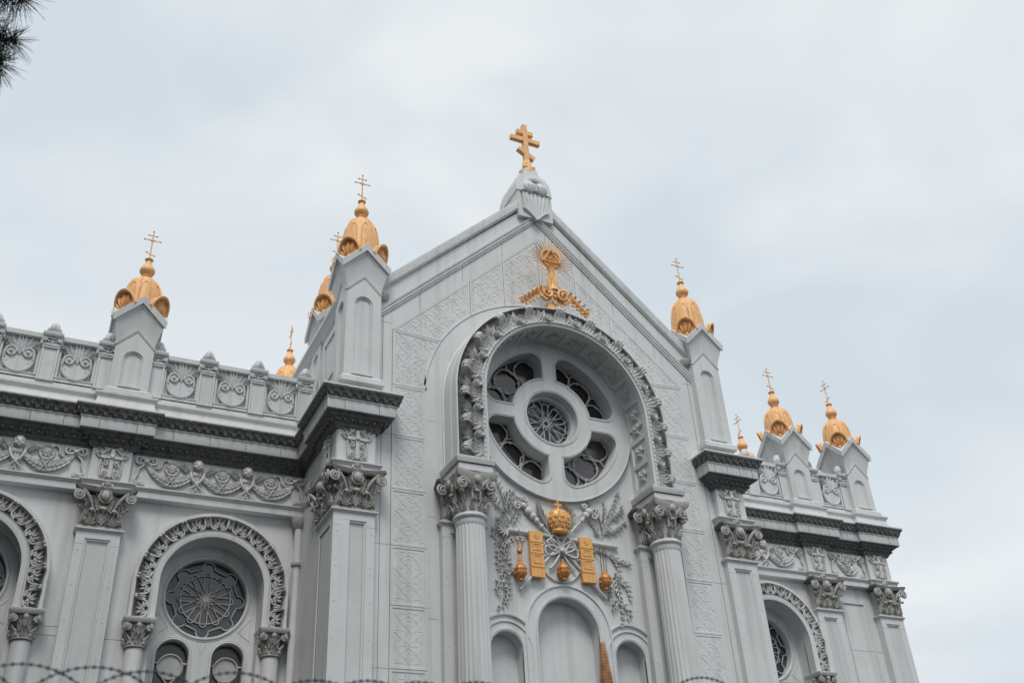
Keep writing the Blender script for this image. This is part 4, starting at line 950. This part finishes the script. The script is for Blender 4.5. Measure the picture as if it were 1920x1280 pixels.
# frieze reliefs
def garland_me(w2):
    m = MB(); pts = [(-w2+2*w2*i/16, .30-.34*(1-((i-8)/8)**2)) for i in range(17)]
    m.add(tube([(x, -.05, z) for x, z in pts], [.02+.078*sin(pi*i/16)**.9 for i in range(17)], 8), Matrix.Diagonal((1, .5, 1, 1)))
    for i in range(2, 15):
        x, z = pts[i]; a = atan2(pts[i+1][0]-pts[i-1][0], pts[i+1][1]-pts[i-1][1])*1; r = .02+.078*sin(pi*i/16)**.9
        for s in (-.75, 0, .75): m.add(lobe(x+s*r*cos(a)*-1*.9, z+s*r*sin(a)*.9, (a if i < 8 else a+pi)+s*.3, .14, .035, .035, y0=-.015-r*.45*(1-abs(s)*.4), lift=.015))
    for s in (-1, 1): m.add(tube([(-.06*s, -.085, .06), (0, -.105, -.04), (.06*s, -.06, -.14)], .014, 4))
    return mesh('garland', m, ORN, 40)
def bow_me():
    m = MB()
    for s in (-1, 1):
        m.add(t2(b2((0, .0), (s*.10, .13), (s*.22, .12), (s*.20, .0))+b2((s*.20, .0), (s*.18, -.07), (s*.08, -.06), (0, 0))[1:], .026, -.045)); m.add(t2(b2((0, 0), (s*.05, .09), (s*.13, .09), (s*.13, .0)), .018, -.05))
    m.add(t2(b2((0, 0), (.12, -.14), (.24, -.16), (.30, -.05))+b2((.30, -.05), (.30, .08), (.36, .12), (.46, .08))[1:], .024, -.035))
    m.add(t2(b2((0, 0), (-.03, -.12), (-.18, -.12), (-.14, -.26))+b2((-.14, -.26), (-.16, -.36), (-.24, -.42), (-.16, -.48))[1:]+[(-.02, -.47)], .024, -.035)); m.add(box(-.06, .01, -.05, -.0, -.51, -.44)); m.add(box(.42, .48, -.05, 0, .05, .12))
    m.add(ball(0, -.07, 0, .05, .035, .045)); return mesh('ribbon_bow', m, ORN, 40)
def wheelros_me():
    m = MB(); v, f = lathe([(.135, 0), (.135, .02), (.12, .04), (.105, .03), (.10, .02), (0, .02)], 24); m.add((v, f), T(rx=pi/2))
    for k in range(8): m.add(lobe(0, 0, k*pi/4+.2, .10, .028, .035, y0=-.02))
    m.add(ball(0, -.04, 0, .022)); return mesh('rosette', m, ORN, 40)
def cherub_me():
    m = MB()
    m.add(ball(0, -.09, .12, .088, .085, .105, 14, 12)); m.add(ball(0, -.175, .105, .014, .02, .02)); m.add(ball(-.05, -.145, .085, .03, .02, .028)); m.add(ball(.05, -.145, .085, .03, .02, .028)); m.add(ball(0, -.15, .045, .03, .022, .02)); m.add(ball(0, -.165, .068, .022, .012, .008))
    for s in (-1, 1): m.add(tube([(s*.06, -.15, .142), (s*.035, -.168, .15), (s*.015, -.165, .14)], .010, 5)); m.add(ball(s*.036, -.162, .122, .013, .01, .009)); m.add(ball(s*.09, -.08, .11, .018, .02, .03))
    for k in range(8):
        a = radians(5+24.3*k); m.add(ball(.082*cos(a), -.07, .155+.07*sin(a), .03, .05, .028))
        if k % 2: m.add(ball(.05*cos(a), -.12, .19+.03*sin(a), .026, .03, .02))
    for s in (-1, 1):
        for k in range(5): m.add(lobe(s*(.07+.008*k), -.02+.008*k, radians(s*(74-8*k)), .33-.03*k, .022, .035, y0=-.02-.005*k, bend=-s*.12, rows=6))
        for k in range(7): m.add(lobe(s*(.10+.037*k), -.06+.026*k, radians(s*(118-3*k)), .075, .018, .04, y0=-.035))
        for k in range(5): m.add(lobe(s*(.09+.03*k), -.03+.03*k, radians(s*(62-5*k)), .13, .022, .04, y0=-.045))
        m.add(tube(bez((s*.13, -.05, .0), (s*.14, -.07, -.15), (s*.02, -.08, -.28), (-s*.22, -.03, -.43), n=8), [.03, .034, .034, .032, .028, .024, .02, .016, .012], 6))
        for k in range(5): m.add(lobe(s*.13-s*.025*k, -.10-.055*k, radians(-s*(150-2*k)), .2, .03, .04, y0=-.03))
    for k in range(3): m.add(lobe(0, -.02-.06*k, pi, .14, .07, .05, y0=-.04, scal=.3))
    m.add(ball(0, -.05, -.05, .10, .05, .07)); return mesh('cherub', m, ORN, 40)
GAR, GARB, BOW, WROS, CHER = garland_me(.50), garland_me(.36), bow_me(), wheelros_me(), cherub_me()
def frieze(xc, hw, n=3):
    m = MB(); m.add(plate(rect(xc-hw, xc+hw, 9.72, 10.36), [], YE-.012, YE+.01)); m.add(box(xc-hw-.1, xc+hw+.1, YE, YB+.01, 9.47, 10.62)); fz = cp('frieze_panel', m, PAINT)
    Y = YE-.012; sp = (hw*2-.46)/n; xs = [xc-hw+.23+sp*i for i in range(n+1)]
    for i, x in enumerate(xs):
        if i in (0, n): inst('ribbon_bow', BOW, fz, T(x, Y, 10.20, s=(.9 if i == 0 else -.9, 1, .9)))
        else: inst('cherub', CHER, fz, T(x, Y, 10.12, s=.95))
        if i < n: inst('garland', GAR if n == 3 else GARB, fz, T(x+sp/2, Y, 9.90, s=(1, 1, .98))); inst('rosette', WROS, fz, T(x+sp/2, Y, 10.13, s=1.08))
frieze((-4.52-7.85)/2, (7.85-4.52)/2-.02); frieze((-8.59-11.98)/2, (11.98-8.59)/2-.02); frieze((4.55+8.09)/2, (8.09-4.55)/2-.02); frieze((8.84+10.09)/2, .60, 1)
# the return wall between pier and wing carries a frieze piece of its own
m = MB(); m.add(box(-4.52, -4.4, .86, YB, 9.6, 10.5)); fr = cp('return_frieze', m, PAINT)
inst('ribbon_bow', BOW, fr, T(-4.525, 1.9, 10.18, FRONT_L, s=(-.8, 1, .9))); inst('garland', GARB, fr, T(-4.525, 1.5, 9.90, FRONT_L)); inst('rosette', WROS, fr, T(-4.525, 1.5, 10.12, FRONT_L))
for y in (.5, ): inst('cross_ornament', CROSSORN, fr, T(-4.605, y, 9.69, FRONT_L))

# ------------------------------------------------------------------ parapets: blocking course, posts with egg finials, palmette panels
def blocking(path, y=0):
    m = MB(); m.add(sweepxy(path, [(-.25, 11.10), (.16, 11.10), (.155, 11.20), (.13, 11.24), (.12, 11.34), (.14, 11.37), (.17, 11.40), (.17, 11.44), (.03, 11.455), (.02, 11.60), (-.25, 11.60)])); cp('blocking_course', m, PAINT)
bd = .40; YA = 2.17
blocking([(-16, YA), (-8.15-bd, YA), (-8.15-bd, YA-.14), (-8.15+bd, YA-.14), (-8.15+bd, YA), (-4.5, YA)])
blocking([(4.5, YA), (8.45-bd, YA), (8.45-bd, YA-.14), (8.45+bd, YA-.14), (8.45+bd, YA), (10.5-bd, YA), (10.5-bd, YA-.14), (10.5+bd, YA-.14), (10.5+bd, 7)])
def palm_me():
    """balustrade panel .70 wide, 1.0 high: frame and a fan rising from a rounded bowl"""
    m = MB(); w2 = .36
    m.add(plate(rect(-w2, w2, 0, .99), [rect(-w2+.045, w2-.045, .10, .90)], -.03, .06)); m.add(box(-w2, w2, .04, .08, .0, .99)); m.add(box(-w2, w2, -.045, 0, .085, .105))
    m.add(sweepxz(polypath([(-w2+.05, .885), (w2-.05, .885)]), [(0, 0), (0, -.025), (.02, -.04), (.02, 0)]))
    bowl = arc(0, .36, .265, 150, 390, 24); m.add(plate(bowl, [], -.035, .05)); m.add(tube([(x, -.04, z) for x, z in bowl], .022, 5))
    for s in (-1, 1):
        v, f = lathe([(.098, 0), (.098, .035), (.085, .05), (.07, .04), (.06, .035), (.05, .04), (0, .045)], 20); m.add((v, f), T(s*.150, -.025, .50, rx=pi/2)); m.add(ball(s*.150, -.075, .50, .034, .03, .034)); m.add(ball(s*.20, -.04, .30, .012))
        m.add(tube([(s*.265, -.05, .36), (s*.262, -.06, .46), (s*.235, -.065, .56), (s*.15, -.065, .61), (s*.07, -.06, .56), (s*.05, -.06, .50)], [.022, .026, .028, .028, .026, .02], 6))
        m.add(lobe(s*.05, .52, radians(s*28), .46, .085, .09, y0=0, lift=.05, bend=s*.85, rows=9)); m.add(lobe(s*.02, .46, radians(s*14), .42, .06, .06, y0=-.01, lift=.05, bend=s*.3)); m.add(lobe(s*.05, .50, radians(s*30), .36, .05, .06, y0=-.03, lift=.07, bend=s*.55)); m.add(lobe(s*.03, .47, radians(s*5), .42, .045, .06, y0=-.03, lift=.03))
        m.add(lobe(s*.20, .60, radians(s*50), .13, .03, .05, y0=-.03, lift=.03))
    m.add(lobe(0, .44, 0, .44, .055, .07, y0=-.02, lift=.02)); m.add(t2([(0, .12), (0, .42)], .006, -.036, 4))
    return mesh('balustrade_panel', m, PAINT, 38)
def post_me():
    m = MB(); a = .155
    def rc(i, y): return [(-a+i, y, .0 if i == 0 else .02), (a-i, y, .0 if i == 0 else .02), (a-i, y, .80-i*.8), (-a+i, y, .80-i*.8)]
    m.add(loft([rc(0, .15), rc(0, -.06), rc(.035, -.06), rc(.05, -.045), rc(.055, -.04)]))
    for z, e in ((.70, .012), (.745, .018)): m.add(box(-a-e, a+e, -.06-e, .15, z, z+.025))
    m.add(box(-a, a, -.055, .15, .78, .93))
    for s in (-1, 1): m.add(volute(s*.125, .865, .05, 1.5, -s, pi/2, .018, -.085, 16)); m.add(ball(s*.125, -.075, .865, .036, .03, .036)); m.add(lobe(s*.03, .83, radians(s*60), .12, .025, .03, y0=-.06))
    m.add(t2([(-.125, .92), (0, .90), (.125, .92)], .02, -.08)); m.add(lobe(0, .79, 0, .10, .03, .03, y0=-.06))
    m.add(loft([[(x*k, y*k+.045, z) for x, y in ((-1, -1), (1, -1), (1, 1), (-1, 1))] for k, z in ((.16, .93), (.175, .95), (.185, .975), (.185, 1.01), (.175, 1.02), (.10, 1.03))], True, True))
    return mesh('balustrade_post', m, PAINT, 35)
def eggf_me():
    m = MB(); m.add(lathe([(.07, 0), (.085, .015), (.09, .03), (.10, .05), (.135, .10), (.14, .12), (.125, .13), (.122, .17), (.10, .235), (.065, .285), (.02, .305), (0.004, .306)], 16))
    for k in range(4): m.add(lobe(0, .05, 0, .16, .05, .03, y0=-.105, lift=.02, curl=.02), T(rz=k*pi/2)); m.add(ball(0, -.14, .12, .025, .025, .02), T(rz=k*pi/2))
    return mesh('egg_finial', m, PAINT, 35)
PALM, POST, EGGF = palm_me(), post_me(), eggf_me()
def parapet(posts, panels, x0, x1):
    m = MB()
    for a, b in x0: m.add(box(a, b, YA-.045, YA+.14, 12.505, 12.60)); m.add(box(a, b, YA-.03, YA+.12, 11.60, 11.615))
    m.add(box(x0[0][0], x0[-1][1], YA+.065, YA+.13, 11.6, 12.5)); cp('balustrade_rail', m, PAINT)
    for x in posts: p = ci('balustrade_post', POST, T(x, YA, 11.60)); inst('egg_finial', EGGF, p, T(0, .045, 1.02, s=(.86, .86, .98)))
    for x, k in panels: ci('balustrade_panel', PALM, T(x, YA, 11.60, s=(k, 1, 1)))
parapet([-4.67, -5.67, -6.69, -7.68, -8.63, -9.64, -10.66, -11.7], [(-5.17, .95), (-6.18, .96), (-7.185, .95), (-9.135, .96), (-10.15, .97), (-11.18, .97)], [(-16, -8.52), (-7.78, -4.5)], 0)
parapet([4.8, 5.87, 6.93, 7.99, 9.0, 10.05], [(5.34, 1), (6.4, 1), (7.46, 1), (9.525, 1.0)], [(4.5, 8.08), (8.82, 10.13)], 0)
m = MB(); m.add(box(10.6, 10.8, 2.7, 7, 11.55, 12.6)); cp('parapet_return', m, PAINT)

# downpipe in the corner
m = MB(); m.add(tube([(0, 0, 0), (0, 0, 9.40)], .075, 12)); d = cp('downpipe', m, PAINT, T(-4.64, 2.06, 0))
m = MB(); m.add(lathe([(.08, 9.20), (.13, 9.28), (.15, 9.36), (.15, 9.42), (.10, 9.44)], 12)); part('collar', m, GRIME, d); m = MB(); m.add(lathe([(.08, 8.44), (.115, 8.47), (.115, 8.52), (.08, 8.53)], 12))
part('collar', m, GRIME, d)

# ------------------------------------------------------------------ foreground: wall with barbed wire, rusty spike, pine
FY = CP.y+3.0
m = MB(); m.add(box(-14, 2, FY-.12, FY+.12, 0, 1.85)); m.add(box(-14, 2, FY-.16, FY+.16, 1.85, 1.93))
fw = part('boundary_wall', m, CONC); fw['label'] = 'low concrete boundary wall under the barbed wire'; fw['category'] = 'wall'
wire = thing('barbed_wire', 'blurred flat coil of dark barbed wire along the bottom of the view', 'barbed wire', (-8, FY, 1.9))
m = MB(); n = 72; R = .23
m.add(tube([(R*cos(2*pi*k/n), 0, R*sin(2*pi*k/n)) for k in range(n)], .0022, 5, closed=True))
for k in range(66):
    a = 2*pi*k/66; m.add(ball(R*cos(a), 0, R*sin(a), .0052, .0052, .0055, 6, 5))
LOOP = mesh('wire_loop', m, WIRE)
for i, (x, z) in enumerate([(-9.55, 2.378), (-9.36, 2.380), (-9.18, 2.384), (-9.0, 2.384), (-8.86, 2.384), (-8.62, 2.392), (-8.38, 2.387), (-8.22, 2.392), (-8.05, 2.400), (-7.86, 2.408), (-7.66, 2.405), (-7.45, 2.41), (-7.22, 2.42), (-6.98, 2.474), (-6.60, 2.476), (-6.3, 2.46)]):
    inst('wire_loop', LOOP, wire, T(x+8, .006*(-1)**i, z-R-1.9))
for s in (0, 1): m = MB(); m.add(tube([(-1.8, .012*s-.006, .09+.1*s), (2.0, .012*s-.006, .09+.1*s)], .002, 5)); part('tie_wire', m, WIRE, wire)
for x in (-1.75, 1.95): m = MB(); m.add(tube([(x, 0, .02), (x, 0, .36)], .015, 8)); part('stake', m, RUST, wire)
pr = [(.034, 0), (.034, .49)]; z = .49; r = .0288
while z < .668:
    r = .0288-(z-.49)/.178*.0181; pr += [(r*.70, z), (r*.78, z+.001), (r, z+.0030), (r, z+.0055), (r*.70, z+.0075)]; z += .0105
pr += [(.010, z+.001)]
sp = MB(); sp.add(lathe(pr, 20)); spk = thing('iron_spike', 'rusty ridged iron spike standing in front of the middle niche', 'spike', (-7.374, FY, 1.9)); part('ridged_shaft', sp, RUST, spk, T(0, 0, 0, ry=radians(-1)))

# pine at the upper edge
pine = thing('pine_tree', 'dark pine twigs with long thin needles in the upper corner', 'tree', (-11.6, -11.2, 0))
PO = Matrix.Translation((11.6, 11.2, 0))
m = MB(); m.add(tube([(-11.6, -11.2, 0), (-11.62, -11.15, 3), (-11.55, -11.2, 6), (-11.6, -11.2, 9)], [.2, .17, .12, .05], 10)); part('trunk', m, BARK, pine, PO)
random.seed(5)
def tuft_me(n, L2):
    m = MB(); m.add(tube([(-.12, 0, 0), (0, 0, 0), (.05, 0, .0)], [.009, .008, .005], 5))
    for k in range(n):
        u = random.uniform(-.55, 1); a = random.uniform(0, 2*pi); s = sqrt(1-u*u); l = L2*random.uniform(.7, 1.08); x0 = random.uniform(-.08, .05)
        d = Vector((u, s*cos(a), s*sin(a))); p = Vector((x0, 0, 0)); e = p+d*l+Vector((0, 0, -.12*l)); mid = p+d*l*.5
        m.add(tube([tuple(p), tuple(mid), tuple(e)], [.0023, .0021, .0008], 3, caps=False))
    return mesh('needle_tuft', m, NEEDLE, 0)
TUFT = [tuft_me(210, .19), tuft_me(170, .17), tuft_me(240, .18)]
tips = [(-9.955, 6.60, 1, -.12), (-10.0, 6.395, 2, .25), (-9.985, 7.0, 0, .1), (-10.10, 6.70, 1, -.2), (-10.12, 7.0, 2, .1), (-10.16, 6.45, 0, .3)]
for i, (x, z, k, rot) in enumerate(tips):
    b = MB(); b.add(tube([(-11.58, -11.2, z+.25), (-10.8, -11.15+.1*(i % 3), z+.12), (x-.1, -11.2, z+.01)], [.035, .022, .008], 6)); br = part('branch', b, BARK, pine, PO)
    inst('needle_tuft', TUFT[k], br, T(x, -11.2, z, 0, ry=rot))
for i in range(16):
    a = random.uniform(pi*.6, pi*1.4); z = random.uniform(5.6, 8.6); l = random.uniform(.5, 1.3)
    e = (-11.6+l*cos(a), -11.2+l*sin(a), z+.1); b = MB(); b.add(tube([(-11.58, -11.2, z), e], [.03, .008], 5)); br = part('branch', b, BARK, pine, PO)
    for q in range(3): inst('needle_tuft', TUFT[q], br, T(-11.6+(l-.2*q)*cos(a), -11.2+(l-.2*q)*sin(a), z+.1, a+.4*q-.4))

# the wood behind and left of the viewer: unseen, added to keep the low sky off the foot of the church
random.seed(21)
v = []; f = []
for k in list(range(10, 15))+list(range(18, 27)):
    if k < 18: tx, ty = -23+1.45*(k-10), CP.y-3.6-random.uniform(0, 1.2)
    else: tx, ty = -14.9-random.uniform(0, .6), CP.y+2.2+1.95*(k-18)
    h = random.uniform(19, 23) if k < 18 else random.uniform(16, 20); r0 = random.uniform(2.0, 2.4)
    for q in range(900):
        u = random.uniform(-1, 1); a = random.uniform(0, 2*pi); rr = random.uniform(.5, 1)**.5; s_ = sqrt(1-u*u)*rr
        p = Vector((tx+r0*s_*cos(a), ty+r0*s_*sin(a), h*.58+h*.42*u*rr)); d = Vector((random.uniform(-1, 1), random.uniform(-1, 1), random.uniform(-1, 1))).normalized(); e = d.orthogonal().normalized(); g2 = d.cross(e); o = len(v)
        l = random.uniform(.25, .5); v += [tuple(p-e*l), tuple(p+g2*l*.6), tuple(p+e*l), tuple(p-g2*l*.6)]; f.append((o, o+1, o+2, o+3))
me = bpy.data.meshes.new('shading_wood'); me.from_pydata(v, [], f); me.materials.append(mat('shading wood leaf', (.05, .075, .035), .6, var=.4, scale=2)); wd = inst('shading_wood', me); wd['kind'] = 'stuff'
